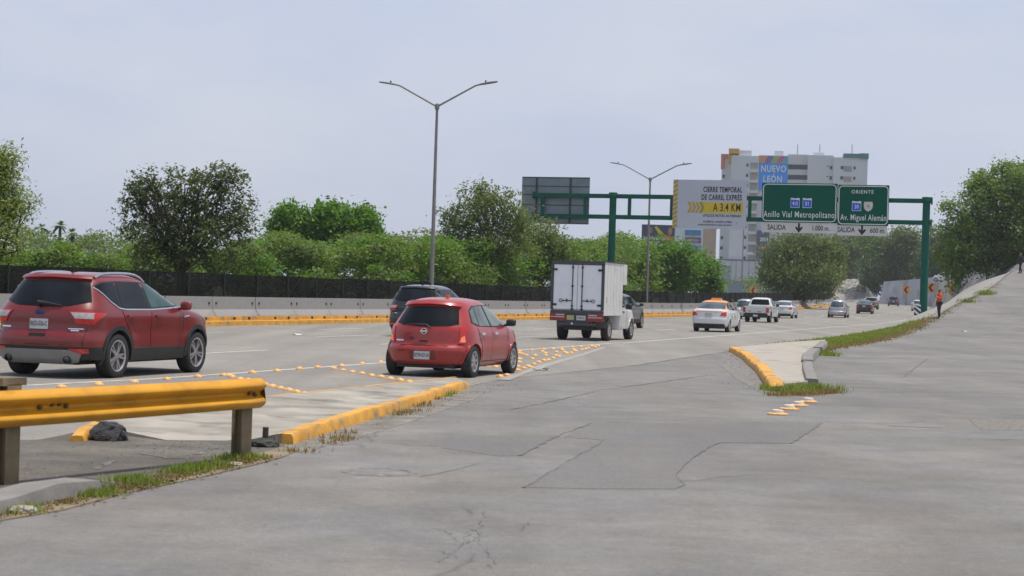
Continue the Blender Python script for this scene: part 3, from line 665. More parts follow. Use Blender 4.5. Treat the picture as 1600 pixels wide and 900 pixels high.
    g = MB(); S.patch(g, 'f', [(-.62, K(1.14)), (.62, K(1.14))], [(-.54, K(1.53)), (.54, K(1.53))], .006, .01, 14, 6); g.build('windscreen', GLASS, t, 60)
    plate(t, S, .0, .845, .32, .16, plate_txt)
    if detail:
        g = MB(); S.patch(g, 'y', [(-.52, .865), (-.34, .95), (.34, .95), (.52, .865)], [(-.50, .985), (0, 1.01), (.50, .985)], .003, .004, 20, 4)
        g2 = MB(); S.patch(g2, 'y', [(-.15, .655), (.15, .655)], [(-.14, .70), (.14, .70)], .004, .004, 8, 3); g2.build('tailgate_grip', DARKHOLE, t)
        g = MB(); slot(S, g, [(-.74, .53), (.74, .53)], .010, 1, .002, 'y'); slot(S, g, [(-.76, .80), (-.74, .53)], .008, 1, .002, 'y'); slot(S, g, [(.76, .80), (.74, .53)], .008, 1, .002, 'y'); slot(S, g, [(-.72, .74), (.72, .74)], .006, 1, .002, 'y'); g.build('tailgate_seam', DARKHOLE, t)
        p = S.pt(0, 1.02); e = MB().lathe([(0, -.014), (.062, -.012), (.066, .0)], 24, 'X').build('emblem', M('emblem_blue', (.02, .05, .16), .3, metal=.4), t, 40, loc=p); e.scale = (1, 1.25, .52)
        for y0, y1, z0_, z1_ in ((-.72, -.50, .775, .79), (-.66, -.54, .745, .765), (.52, .72, .775, .80)): g = MB(); S.patch(g, 'y', [(y0, z0_), (y1, z0_)], [(y0, z1_), (y1, z1_)], .005, .004, 6, 2); g.build('badge', CHROME, t)
        g = MB(); g.tube([(1.05-S.cx, 0, K(1.66)), (.98-S.cx, 0, K(1.66)+.14)], [.016, .008], 6); g.box((1.07-S.cx, 0, K(1.665)), (.14, .05, .03)); g.build('antenna', BLACK, t)
    mirrors(S, t, 3.02, K(1.13), pmat if detail else BLACK)
    return t
MAR = [(.20, .72, .14, 3.62), (.30, .795, .04, 3.74), (.42, .825, .005, 3.80), (.52, .835, .0, 3.83), (.585, .835, .03, 3.83), (.62, .83, .075, 3.82), (.75, .825, .09, 3.77), (.86, .815, .10, 3.66), (.93, .795, .12, 3.48), (1.0, .765, .155, 3.20), (1.08, .725, .20, 2.98), (1.19, .67, .275, 2.76), (1.28, .625, .33, 2.58), (1.36, .58, .39, 2.42), (1.42, .52, .50, 2.25), (1.465, .43, .72, 2.02), (1.497, .26, 1.15, 1.65)]
def hatch(label, s, o, pmat, detail=True, turn=0.0, glass_side=None, name='hatchback', rim=None, kz=1.0, dark=None):
    L = 3.83; R = .305; K = lambda z: z*kz if z > 1.0 else z
    S = Shell([(K(z), *r) for z, *r in MAR], (.62, 3.07), .345, .31, .21, .24, .20, .95, p=2.65, Rr=.66, Rf=.95, bow=.04, fl=.022)
    t = car_root(name, label, 'car', s, o, L, GRP, turn=turn); S.body('body', pmat, t)
    undertray(t, 3.45, .56, .17, .70)
    put_wheels(t, S.cx, (.62, 3.07), .825, R, .19, wheel_meshes(R, .19, 7, .20, 'five', rim))
    g = MB(); S.patch(g, 'y', [(-.585, K(1.0)), (-.42, .965), (0, .95), (.42, .965), (.585, K(1.0))], [(-.50, K(1.28)), (-.28, K(1.315)), (0, K(1.325)), (.28, K(1.315)), (.50, K(1.28))], .006, .02, 22, 7); g.build('rear_window', GLASS if detail else GLASSF, t, 60)
    g = MB(); S.patch(g, 'y', [(-.51, K(1.305)), (-.28, K(1.335)), (0, K(1.345)), (.28, K(1.335)), (.51, K(1.305))], [(-.50, K(1.37)), (0, K(1.41)), (.50, K(1.37))], .05, .06, 18, 4); g.build('spoiler', pmat, t, 60)
    for sg in (1, -1):
        g = MB(); S.patch(g, 'x', [(.62, K(1.03)), (.85, .965), (1.62, .945), (2.72, .955)], [(.78, K(1.27)), (1.0, K(1.35)), (1.7, K(1.37)), (2.10, K(1.335)), (2.32, K(1.25))], .003, .01, 30, 6, sg); g.build('window_surround', BLACK, t, 60)
        g = MB(); S.patch(g, 'x', [(1.68, .965), (2.62, .975)], [(1.64, K(1.35)), (1.98, K(1.335)), (2.24, K(1.25))], .007, .01, 14, 6, sg); g.build('front_side_window', glass_side or GLASS, t, 60)
        g = MB(); S.patch(g, 'x', [(.98, .975), (1.58, .965)], [(1.08, K(1.335)), (1.55, K(1.35))], .007, .01, 12, 6, sg); g.build('rear_side_window', glass_side or GLASS, t, 60)
        g = MB(); S.patch(g, 'x', [(.68, K(1.04)), (.94, .985)], [(.80, K(1.25)), (1.04, K(1.33))], .007, .01, 8, 6, sg); g.build('quarter_window', GLASS if not glass_side else glass_side, t, 60)
        g = MB(); S.patch(g, 'u', [(S.uy(.60, .63), .635), (S.uy(.70, .63), .63), (S.ux(.27, .65), .66)], [(S.uy(.615, .93), .935), (S.uy(.69, .94), .955), (S.ux(.33, .93), .94)], .018, .02, 18, 7, sg); tl = g.build('tail_lamp', LAMPR, t, 50)
        g = MB(); S.patch(g, 'u', [(S.uy(.625, .68), .665), (S.uy(.70, .68), .67)], [(S.uy(.645, .78), .76), (S.uy(.685, .78), .79)], .025, .01, 8, 5, sg); g.build('lamp_core', LAMPO, tl, 50)
        g = MB(); S.patch(g, 'u', [(S.uy(.45, .62, True), .62), (S.ux(3.35, .66), .68)], [(S.uy(.5, .76, True), .76), (S.ux(3.1, .86), .86)], .010, .01, 14, 4, sg); g.build('headlamp', LAMPW, t, 50)
        for xc in (.62, 3.07): g = MB(); S.ring(g, xc, .31, .335, .37, -.1, PI+.1, .010, sg=sg); g.build('arch_lip', pmat, t, 60)
        if detail:
            g = MB(); slot(S, g, [(1.63, .95), (1.65, .6), (1.62, .27)], .009, sg); slot(S, g, [(2.66, .95), (2.72, .65), (2.62, .27)], .009, sg); slot(S, g, [(.83, .94), (.90, .75), (1.0, .6), (1.05, .27)], .009, sg); slot(S, g, [(1.05, .30), (2.62, .30)], .012, sg); g.build('door_seam', DARKHOLE, t)
            for hx, lo_, hi_ in ((1.04, [(.85, .92), (.92, .74), (1.02, .59), (1.065, .32), (1.618, .315)], [(.85, .935), (1.632, .93)]), (1.82, [(1.632, .315), (2.61, .315)], [(1.645, .93), (2.655, .94)])):
                g = MB(); S.patch(g, 'x', lo_, hi_, .005, .004, 20, 12, sg); dr = g.build('door', pmat, t, 60)
                g = MB(); S.patch(g, 'x', [(hx-.10, .80), (hx+.10, .80)], [(hx-.09, .845), (hx+.09, .845)], .035, .03, 8, 3, sg); g.build('door_handle', CHROME, dr, 60)
    if detail:
        # door shield decal on the right front door
        g = MB(); S.patch(g, 'x', [(2.20, .60), (2.27, .575), (2.34, .60)], [(2.18, .74), (2.27, .76), (2.36, .74)], .004, .003, 8, 5, -1); g.build('door_crest', M('crest_grey', (.36, .30, .27), .5, var=.45, scale=30), t)
        t.scale = (1, 1, .978); MB().box((1.12-S.cx, -.08, 1.518), (.07, .07, .065), taper=.85).build('roof_marker', M('marker_orange', (.75, .16, .03), .5), t)
        p0 = S.pt(0, .93); g = MB(); g.tube([p0+Vector((-.03, -.12, -.01)), p0+Vector((-.035, -.05, .05)), p0+Vector((-.03, .2, .055)), p0+Vector((-.02, .42, .03))], [.018, .016, .012, .008], 8); g.build('wiper', BLACK, t, 50)
        p = S.pt(0, .86); e = MB(); e.lathe([(.040, -.02), (.046, -.028), (.060, -.02), (.062, .0)], 28, 'X'); e.box((-.02, 0, 0), (.014, .14, .028)); e.build('emblem', CHROME, t, 40, loc=p)
        g = MB(); S.patch(g, 'y', [(-.08, .66), (.08, .66)], [(-.08, .685), (.08, .685)], .003, .003, 6, 2); g.build('tailgate_grip', DARKHOLE, t)
        g = MB(); S.patch(g, 'y', [(.40, .665), (.56, .665)], [(.40, .69), (.56, .69)], .004, .003, 8, 2); g.build('badge', CHROME, t)
        g = MB(); S.patch(g, 'y', [(.19, .69), (.28, .69)], [(.19, .755), (.28, .755)], .003, .003, 8, 4); g.build('sticker', M('sticker_dark_red', (.12, .02, .025), .5), t)
        g = MB(); slot(S, g, [(-.72, .595), (.72, .595)], .010, 1, .002, 'y'); g.build('tailgate_seam', DARKHOLE, t)
        g = MB(); S.patch(g, 'y', [(-.26, .33), (.26, .33)], [(-.24, .50), (.24, .50)], .003, .003, 14, 4); g.build('plate_recess', M('recess_red', (.17, .012, .012), .35, coat=.4), t, 60)
        g = MB(); p = S.pt(S.uy(-.28, .22), .22); g.tube([(p.x+.3, -.28, .21), (p.x+.03, -.28, .20)], .03, 10); g.box((p.x+.5, -.1, .24), (.35, .6, .16)); g.build('exhaust', BLACK, t)
    plate(t, S, 0, .41, .30, .15, 'RTW-57-10' if detail else '')
    g = MB(); S.patch(g, 'f', [(-.60, K(1.02)), (.60, K(1.02))], [(-.50, K(1.38)), (.50, K(1.38))], .006, .01, 14, 6); g.build('windscreen', GLASS2, t, 60)
    mirrors(S, t, 2.62, K(1.0), BLACK if detail else pmat, (.10, .19, .14))
    return t
VER = [(.20, .72, .14, 4.25), (.32, .81, .03, 4.40), (.48, .842, .0, 4.47), (.62, .85, .0, 4.49), (.70, .85, .03, 4.47), (.82, .845, .04, 4.42), (.92, .835, .05, 4.25), (1.0, .815, .065, 3.90), (1.035, .80, .13, 3.68), (1.06, .785, .33, 3.5), (1.10, .755, .50, 3.28), (1.2, .70, .70, 3.02), (1.30, .65, .92, 2.80), (1.39, .60, 1.15, 2.57), (1.45, .53, 1.36, 2.34), (1.49, .40, 1.66, 2.08), (1.505, .26, 1.85, 1.95)]
def sedan(label, s, o, pmat, name='sedan', cat='car', roofmat=None, kz=1.0, lamp=None, taxi=False):
    L = 4.49; R = .305; K = lambda z: z*kz if z > 1.06 else z
    S = Shell([(K(z), *r) for z, *r in VER], (1.02, 3.62), .345, .31, .21, .24, .2, .98, p=3.0, Rr=.5, Rf=.95, bow=.04, fl=.02)
    t = car_root(name, label, cat, s, o, L, GRP)
    S.body('body', [pmat, roofmat] if roofmat else pmat, t, upper=(lambda p: p.z > 1.07 and -1.75 < p.x < .9) if roofmat else None)
    undertray(t, 4.1, .58, .17, .7); put_wheels(t, S.cx, (1.02, 3.62), .84, R, .19, wheel_meshes(R, .19, 7, .20))
    g = MB(); S.patch(g, 'y', [(-.66, K(1.10)), (0, K(1.085)), (.66, K(1.10))], [(-.56, K(1.39)), (0, K(1.405)), (.56, K(1.39))], .006, .02, 18, 7); g.build('rear_window', GLASSF, t, 60)
    for sg in (1, -1):
        g = MB(); S.patch(g, 'x', [(.92, K(1.14)), (1.2, K(1.06)), (2.0, K(1.03)), (3.25, K(1.04))], [(1.12, K(1.28)), (1.45, K(1.39)), (2.1, K(1.41)), (2.45, K(1.37))], .003, .01, 28, 6, sg); g.build('window_surround', BLACK, t, 60)
        g = MB(); S.patch(g, 'x', [(2.12, K(1.06)), (3.1, K(1.07))], [(2.05, K(1.39)), (2.42, K(1.35))], .007, .01, 12, 6, sg); g.build('front_side_window', GLASS, t, 60)
        g = MB(); S.patch(g, 'x', [(1.22, K(1.09)), (2.03, K(1.06))], [(1.42, K(1.36)), (1.98, K(1.39))], .007, .01, 12, 6, sg); g.build('rear_side_window', GLASS, t, 60)
        g = MB(); S.patch(g, 'u', [(S.uy(.52, .78), .79), (S.uy(.78, .74), .74), (S.ux(.30, .78), .80)], [(S.uy(.60, .94), .93), (S.uy(.76, .96), .96), (S.ux(.36, .95), .95)], .014, .02, 16, 6, sg); g.build('tail_lamp', lamp or LAMPR, t, 50)
        g = MB(); S.patch(g, 'u', [(S.uy(.45, .62, True), .64), (S.ux(3.9, .68), .70)], [(S.uy(.5, .76, True), .76), (S.ux(3.7, .86), .86)], .010, .01, 14, 4, sg); g.build('headlamp', LAMPW, t, 50)
        for xc in (1.02, 3.62): g = MB(); S.ring(g, xc, .31, .335, .365, -.1, PI+.1, .008, sg=sg); g.build('arch_lip', pmat, t, 60)
        g = MB(); slot(S, g, [(2.06, 1.0), (2.08, .6), (2.04, .27)], .009, sg); slot(S, g, [(3.12, 1.0), (3.2, .65), (3.1, .27)], .009, sg); slot(S, g, [(1.15, 1.0), (1.3, .75), (1.42, .5), (1.45, .27)], .009, sg); g.build('door_seam', DARKHOLE, t)
        for hx in (1.5, 2.3):
            g = MB(); S.patch(g, 'x', [(hx-.10, .87), (hx+.10, .87)], [(hx-.09, .91), (hx+.09, .91)], .03, .03, 8, 3, sg); g.build('door_handle', CHROME, t, 60)
        if taxi:
            g = MB(); S.patch(g, 'x', [(1.5, .62), (1.62, .62)], [(1.5, .78), (1.62, .78)], .005, .003, 4, 3, sg); S.patch(g, 'x', [(2.3, .62), (2.44, .62)], [(2.3, .78), (2.44, .78)], .005, .003, 4, 3, sg); g.build('door_mark', M('taxi_mark_blue', (.10, .16, .33), .5), t)
    g = MB(); S.patch(g, 'u', [(-.86, .25), (-.6, .25), (.6, .25), (.86, .25)], [(-.80, .30), (-.62, .40), (.62, .40), (.80, .30)], .010, .02, 26, 4); g.build('bumper_insert', BLACK, t, 50)
    g = MB(); slot(S, g, [(-.62, .69), (.62, .69)], .012, 1, .002, 'y'); g.build('boot_seam', DARKHOLE, t)
    g = MB(); S.patch(g, 'y', [(-.62, .955), (.62, .955)], [(-.6, .99), (.6, .99)], .012, .01, 12, 3); g.build('boot_lip', roofmat or pmat, t)
    plate(t, S, 0, .82, .32, .15, '', col=M('plate_pale_green', (.45, .48, .42), .5) if taxi else None)
    g = MB(); S.patch(g, 'f', [(-.62, K(1.06)), (.62, K(1.06))], [(-.5, K(1.41)), (.5, K(1.41))], .006, .01, 14, 6); g.build('windscreen', GLASS2, t, 60)
    mirrors(S, t, 3.02, K(1.06), pmat)
    if taxi:
        MB().box((2.0-S.cx, 0, K(1.505)+.05), (.16, .55, .10), taper=.8).build('taxi_roof_sign', roofmat, t)
    return t
CABT = [(.32, .80, 1.7, 5.0), (.45, .875, 1.7, 5.13), (.62, .89, 1.7, 5.2), (.82, .89, 1.7, 5.18), (.98, .885, 1.7, 5.08), (1.08, .875, 1.7, 4.85), (1.14, .85, 1.71, 4.10), (1.19, .83, 1.73, 3.85), (1.32, .775, 1.78, 3.62), (1.46, .72, 1.84, 3.40), (1.58, .67, 1.90, 3.18), (1.66, .60, 2.0, 2.98), (1.71, .45, 2.25, 2.7), (1.725, .3, 2.4, 2.6)]
def pickup_cab(t, pmat, L, xrear, wheels, glassb=True):
    tab = [(z, w, xrear+(a-1.7), b) for z, w, a, b in CABT]
    S = Shell(tab, wheels, .42, .37, .38, .4, .35, 1.05, p=4.0, Rr=.22, Rf=.9, bow=.02, fl=.02); S.cx = L/2
    S.body('cab', pmat, t)
    if glassb:
        g = MB(); S.patch(g, 'y', [(-.64, 1.22), (.64, 1.22)], [(-.56, 1.60), (.56, 1.60)], .006, .02, 14, 5); g.build('rear_window', GLASS, t, 60)
    for sg in (1, -1):
        g = MB(); S.patch(g, 'x', [(xrear+.3, 1.16), (3.72, 1.17)], [(xrear+.38, 1.62), (3.0, 1.62), (3.12, 1.58)], .006, .01, 20, 6, sg); g.build('front_side_window', GLASS, t, 60)
        g = MB(); S.patch(g, 'u', [(S.uy(.5, .8, True), .80), (S.ux(4.75, .84), .84)], [(S.uy(.55, .96, True), .97), (S.ux(4.55, .99), 1.0)], .010, .01, 14, 4, sg); g.build('headlamp', LAMPW, t, 50)
        g = MB(); slot(S, g, [(xrear+.28, 1.1), (xrear+.3, .6), (xrear+.34, .42)], .012, sg); slot(S, g, [(3.75, 1.1), (3.8, .7), (3.7, .42)], .012, sg); g.build('door_seam', DARKHOLE, t)
        g = MB(); S.patch(g, 'x', [(xrear+.42, .98), (xrear+.62, .98)], [(xrear+.43, 1.03), (xrear+.61, 1.03)], .03, .03, 8, 3, sg); g.build('door_handle', BLACK, t)
        g = MB(); S.ring(g, wheels[-1], .37, .41, .445, -.1, PI+.1, .010, sg=sg); g.build('arch_lip', pmat, t, 60)
    g = MB(); S.patch(g, 'f', [(-.66, 1.18), (.66, 1.18)], [(-.57, 1.62), (.57, 1.62)], .006, .01, 14, 6); g.build('windscreen', GLASS2, t, 60)
    mirrors(S, t, 3.62, 1.17, BLACK, (.12, .22, .22)); return S
def pickup(label, s, o, pmat):
    L = 5.2; R = .37; t = car_root('pickup_truck', label, 'pickup', s, o, L, GRP)
    pickup_cab(t, pmat, L, 1.75, (4.35,)); undertray(t, 4.9, .55, .33, .75)
    put_wheels(t, L/2, (1.2, 4.35), .88, R, .24, wheel_meshes(R, .24, 6, .21, 'five', STEELRIM))
    B = Shell([(.40, .83, .05, 1.74), (.55, .875, .03, 1.74), (.8, .885, .02, 1.74), (1.02, .88, .02, 1.74), (1.12, .875, .03, 1.74)], (1.2,), .44, .37, .45, .50, .45, 1.08, p=9, Rr=.2, Rf=.1, bow=0, fl=.02); B.cx = L/2
    b = B.body('cargo_bed', pmat, t); 
    MB().box((.9-L/2, 0, 1.1225), (1.5, 1.5, .004)).build('bed_floor', BLACK, b)
    g = MB(); g.box((.03-L/2, 0, .50), (.18, 1.66, .20)); g.box((.10-L/2, 0, .62), (.2, 1.5, .06)); g.build('rear_bumper', BLACK, t)
    for sg in (1, -1):
        g = MB(); B.patch(g, 'u', [(B.uy(sg*.72, .7)*sg, .68), (B.ux(.22, .7), .68)], [(B.uy(.72, 1.0), 1.04), (B.ux(.22, 1.0), 1.04)], .012, .02, 10, 5, sg); g.build('tail_lamp', LAMPR, t, 50)
    g = MB(); slot(B, g, [(-.69, 1.06), (-.69, .62)], .012, 1, .002, 'y'); slot(B, g, [(.69, 1.06), (.69, .62)], .012, 1, .002, 'y'); slot(B, g, [(-.69, .62), (.69, .62)], .012, 1, .002, 'y'); g.build('tailgate_seam', DARKHOLE, t)
    g = MB(); B.patch(g, 'y', [(-.40, .70), (-.12, .70)], [(-.40, .80), (-.12, .80)], .005, .004, 4, 3); B.patch(g, 'y', [(.34, .72), (.5, .72)], [(.34, .82), (.5, .82)], .005, .004, 4, 3); g.build('tailgate_decal', M('decal_yellow_green', (.42, .40, .12), .5), t)
    MB().box((-.065-L/2, 0, .47), (.012, .32, .14)).build('licence_plate', PLATE, t)
    return t
def box_truck(label, s, o, pmat):
    L = 5.3; R = .37; cx = L/2; t = car_root('box_truck', label, 'truck', s, o, L, GRP)
    wm = wheel_meshes(R, .24, 6, .22, 'five'); pickup_cab(t, pmat, L, 2.62, (4.42,), False); undertray(t, 4.9, .5, .36, .78)
    put_wheels(t, cx, (1.12, 4.42), .90, R, .24, wm)
    BW = .92; z0, z1 = 1.0, 2.70
    PAN = M('box_panel_white', (.66, .66, .64), .55, var=.05, scale=.9, dirt=(.55, .54, .51), dscale=1.5)
    FR = M('box_frame_dark', (.055, .06, .075), .5, var=.15)
    g = MB(); g.box((1.42-cx, 0, (z0-.12+z1)/2+.0), (2.72, 2*BW, z1-z0+.12)); g.box((3.08-cx, 0, 2.33), (.62, 2*BW-.004, .72)); g.build('cargo_box', PAN, t)
    g = MB(); 
    for x in (.55, 1.0, 1.45, 1.9, 2.35): 
        for sg in (1, -1): g.box((x-cx, sg*(BW+.002), (z0+z1)/2), (.015, .006, z1-z0-.1))
    for sg in (1, -1): g.box((2.78-cx, sg*(BW+.002), 2.35), (.02, .006, .68))
    g.build('panel_joint', M('joint_grey', (.5, .5, .49), .6), t)
    xr = .06-cx
    g = MB(); g.box((xr-.02, 0, z1-.05), (.10, 2*BW+.03, .12)); g.box((xr-.02, 0, z0-.02), (.10, 2*BW+.03, .10))
    for sg in (1, -1): g.box((xr-.02, sg*(BW-.03), (z0+z1)/2), (.10, .09, z1-z0-.1))
    g.box((1.42-cx, 0, z1+.012), (2.76, 2*BW+.04, .03)); g.build('box_frame', FR, t)
    DW = M('door_white', (.80, .82, .86), .5, var=.04)
    for sg in (1, -1):
        d = MB().box((xr-.03, sg*.425, (z0+z1)/2+.0), (.05, .83, z1-z0-.15)).build('cargo_door', DW, t)
        g = MB(); g.tube([(xr-.075, sg*.17, z0+.03), (xr-.075, sg*.17, z1-.1)], .016, 8)
        for z in (z0+.08, z0+.18, z0+.86, z1-.2): g.box((xr-.07, sg*.17, z), (.05, .07, .05))
        g.tube([(xr-.085, sg*.17, z0+.36), (xr-.085, sg*.52, z0+.36)], .015, 8); g.box((xr-.075, sg*.36, z0+.37), (.04, .03, .10))
        g.lathe([(.045, -.01), (.062, -.01), (.062, .01), (.045, .01)], 14, 'X', c=(xr-.085, sg*.57, z0+.36)); g.build('lock_rod', BLACK, d)
        for z in (z0+.22, z1-.28): MB().box((xr-.065, sg*.80, z), (.04, .16, .07)).build('hinge', BLACK, d)
    g = MB(); g.box((xr-.01, 0, z0-.25), (.06, 1.05, .36)); g.box((xr-.05, 0, z0-.44), (.12, 1.35, .08)); g.box((xr+.3, 0, z0-.33), (.4, 1.0, .12)); g.build('rear_apron', FR, t)
    for sg in (1, -1):
        lp = MB().box((xr-.06, sg*.66, z0-.20), (.05, .56, .26)).build('tail_lamp', M('truck_lamp_red', (.28, .02, .025), .3, var=.25, scale=7), t)
        g = MB(); g.box((xr-.09, sg*.58, z0-.125), (.02, .30, .05)); g.box((xr-.09, sg*.66, z0-.20), (.02, .5, .035)); g.build('lamp_strip', LAMPW, lp)
        MB().box((.62-cx, sg*.70, .62), (.02, .34, .34)).build('mudflap', M('mudflap_grey', (.10, .10, .095), .8), t)
    MB().box((xr-.055, .22, z0-.215), (.02, .26, .16)).build('yellow_plate', M('permit_plate', (.40, .40, .16), .5), t)
    pl = MB().box((xr-.055, -.16, z0-.22), (.02, .32, .16)).build('licence_plate', PLATE, t)
    text('RK-84-721', .09, PLATEINK, pl, (xr-.067, -.16, z0-.22), sx=.6, bold=.003, ext=.001, rz=-PI/2)
    bm_ = MB().lathe([(0, -.05), (.03, -.04), (.04, -.01), (.035, .03)], 12, 'X', c=(xr-.12, .14, z0-.42)); bm_.build('tow_ball', M('tow_ball_white', (.7, .7, .7), .3), t, 60)
    g = MB(); g.box((.50-cx, -(BW+.004), z0+.42), (.16, .008, .2)); g.box((.7-cx, -(BW+.004), z0+.22), (.04, .008, .06)); g.build('side_label', M('box_label', (.48, .46, .36), .6), t)
    return t
RED1 = paint('ruby_red_paint', (.18, .008, .007), .0, .32, .65, .02)
RED2 = paint('bright_red_paint', (.34, .018, .014), .0, .33, .65, .03)
WHT = paint('white_car_paint', (.66, .67, .68), 0, .3, .8, .1)
SILV = paint('silver_car_paint', (.42, .44, .47), .5, .35, .7)
GREY = paint('warm_grey_paint', (.25, .235, .215), .4, .35, .7)
DARKP = paint('dark_brown_grey_paint', (.045, .042, .043), .3, .35, .8, .06)
BLK = paint('black_car_paint', (.012, .014, .018), .2, .3, .9, .04)
NAVY = paint('navy_car_paint', (.03, .04, .06), .3, .3, .8)
ORP = paint('taxi_orange_paint', (.80, .30, .025), 0, .4, .4)
OLANE = -16.4
suv('ruby red suv with silver roof rails and chrome window strip, behind the yellow guardrail', 28.2, -15.80, RED1, True, 1.0, GLASST, 'RKD-536-C', True, 'suv')
hatch('bright red small hatchback with round silver emblem driving over the orange road studs', 33.6, -11.37, RED2, True, math.radians(0), GLASS2)
suv('black suv with dark windows seen partly behind the small red hatchback', 59.2, -20.85, BLK, True, 1.04, GLASS, '', False, 'suv', False, False)
box_truck('white box truck with double rear doors and dark frame in the near lane', 61.9+2.65-1.12, -16.25, WHT)
suv('dark brown suv passing on the far side of the white box truck', 87.0, -21.2, DARKP, False, 1.0, GLASST, '', False, 'suv', False, False)
sedan('white taxi sedan with orange roof and roof sign', 87.2, -16.35, WHT, 'taxi', 'taxi', ORP, 1.0, None, True)
pickup('white pickup truck with black rear bumper ahead of the orange roofed taxi', 128.8, -21.0, WHT)
hatch('silver blue hatchback half hidden on the left of the white pickup', 144.0, -24.6, SILV, False, 0, None, kz=1.06)
sedan('white sedan just ahead of the white pickup, beside the barrier', 158.5, -23.7, WHT)
hatch('silver white hatchback with black bumper driving left of the grey suv', 171.0, -20.5, SILV, False, 0, None, kz=1.08)
sedan('black sedan partly hidden on the right of the silver white hatchback', 203.0, -20.7, BLK)
hatch('small white hatchback half behind the beige grey suv', 282.0, -24.2, WHT, False)
suv('beige grey suv in the middle of the far road', 256.0, -22.9, GREY, False, 1.0, GLASS, '', False, 'suv', True, False)
suv('navy suv far down the road below the grey retaining wall', 325.0, -20.6, NAVY, False, 1.0, GLASS, '', False, 'suv', False, False)
hatch('white hatchback partly hidden behind the striped foot of the green gantry post', 252.0, -16.6, WHT, False)
# ------------------------------------------------------------------ street lamps, gantry, road signs
def plane_uv(px, py, P0, r):
    """pixel -> (u along r, world z) on the vertical plane through P0 with horizontal tangent r"""
    v = ray(px, py); n = Vector((r.y, -r.x, 0)); t = (P0 - Vector((0, 0, HC))).dot(n)/v.dot(n); p = Vector((0, 0, HC))+v*t
    return (p-P0).dot(r), p.z
def lamp(label, px, py_top, d, bolt):
    b = at(px, py_top, d); H = b.z
    t = thing('street_lamp', label, 'street lamp', (b.x, b.y, zE(to_so(b)[0])), -TH, 'double arm street lamps on the median')
    MB().tube([(0, 0, 0), (0, 0, 3), (0, 0, H)], [.13, .11, .065], 12).build('pole', GALV, t, 60)
    MB().lathe([(0, H-.18), (.10, H-.18), (.13, H), (.10, H+.12), (0, H+.15)], 14).build('hub', GALV, t, 40)
    for sg in (-1, 1):
        MB().tube([(0, 0, H-.02), (sg*2.02, 0, H+1.04), (sg*2.36, 0, H+1.13)], [.05, .045, .042], 8).build('arm', GALV, t, 60)
        g = MB(); g.sweep([[(sg*x*.93, y, H+1.09+.15*(x-2.4)+z) for y, z in ((-w, -.03), (-w, .02), (-w*.5, .05*h), (w*.5, .05*h), (w, .02), (w, -.03))] for x, w, h in ((2.4, .06, .9), (2.6, .10, 1.2), (3.0, .14, 1.3), (3.25, .12, .9), (3.42, .06, .6))], close=True)
        h = g.build('lamp_head', M('lamp_head_grey', (.16, .16, .165), .5, metal=.3), t, 40)
        MB().tube([(sg*2.56, 0, H+1.18), (sg*2.56, 0, H+1.31)], .04, 8).build('photocell', BLACK, h)
    if bolt: MB().box((0, 0, .1), (.4, .4, .2)).build('base_plate', GALV, t)
    return t
lamp('tall double arm street lamp rising behind the black suv, the nearer of the two', 683, 166, 93.7, True)
lamp('farther double arm street lamp, beyond the box truck and left of the closure sign', 1016, 280, 140.8, True)
GP = at(1443, 470, 125); GP.z = 0; NR = Vector((EY, -EX, 0)); GROT = -TH
gan = thing('sign_gantry', 'green steel gantry with two posts spanning the expressway above the traffic', 'sign gantry', (GP.x, GP.y, 0), GROT)
U = lambda px, py: plane_uv(px, py, GP, NR)
zt, zb = U(1443, 314)[1], U(1441, 348)[1]; uL = U(958, 310)[0]
for u, base in ((0, .2), (uL, 0)):
    g = MB(); g.tube([(u, 0, base-.4), (u, 0, zt+.1)], [.27, .25], 16); g.lathe([(.0, zt+.28), (.30, zt+.26), (.33, zt+.1), (.33, zt-.05), (.27, zt-.1)], 16, c=(u, 0, 0)); g.build('post', GREEN, gan, 40)
    MB().lathe([(.34, base+.0), (.34, base+.06), (.0, base+.07)], 16, c=(u, 0, 0)).build('base_flange', GREEN, gan)
uE, uW = U(1455, 314)[0]+.05, U(834, 296)[0]
for z in (zt, zb):
    MB().box(((uE+uW)/2, 0, z), (uE-uW, .26, .30)).build('beam', GREEN, gan)
    for u in (uE, uW): MB().box((u, 0, z), (.08, .44, .50)).build('end_plate', GREEN, gan)
for px in (848, 915, 984, 1050, 1172, 1250, 1340):
    u = U(px, 310)[0]; MB().box((u, 0, (zt+zb)/2), (.22, .2, zt-zb)).build('strut', GREEN, gan)
def panel(name, label, cat, x0, y0, x1, y1, mat, dy=-.30, th=.05, P0=GP, r=NR, rot=GROT, back=False, z0=None):
    """flat sign whose top-left and bottom-right corners are given in the photograph"""
    a, b = plane_uv(x0, y0, P0, r), plane_uv(x1, y1, P0, r); w, h = abs(b[0]-a[0]), abs(a[1]-b[1])
    c = P0 + r*((a[0]+b[0])/2) + Vector((r.y, -r.x, 0))*(-dy); t = thing(name, label, cat, (c.x, c.y, (a[1]+b[1])/2), rot)
    MB().box((0, 0, 0), (w, th, h)).build('panel', mat, t); return t, w, h
def rrect(w, h, r, n=6):
    return [(sx*(w/2-r)+r*math.cos(q), sz*(h/2-r)+r*math.sin(q)) for sx, sz, q0 in ((1, 1, 0), (-1, 1, PI/2), (-1, -1, PI), (1, -1, 1.5*PI)) for q in [q0+PI/2*i/n for i in range(n+1)]]
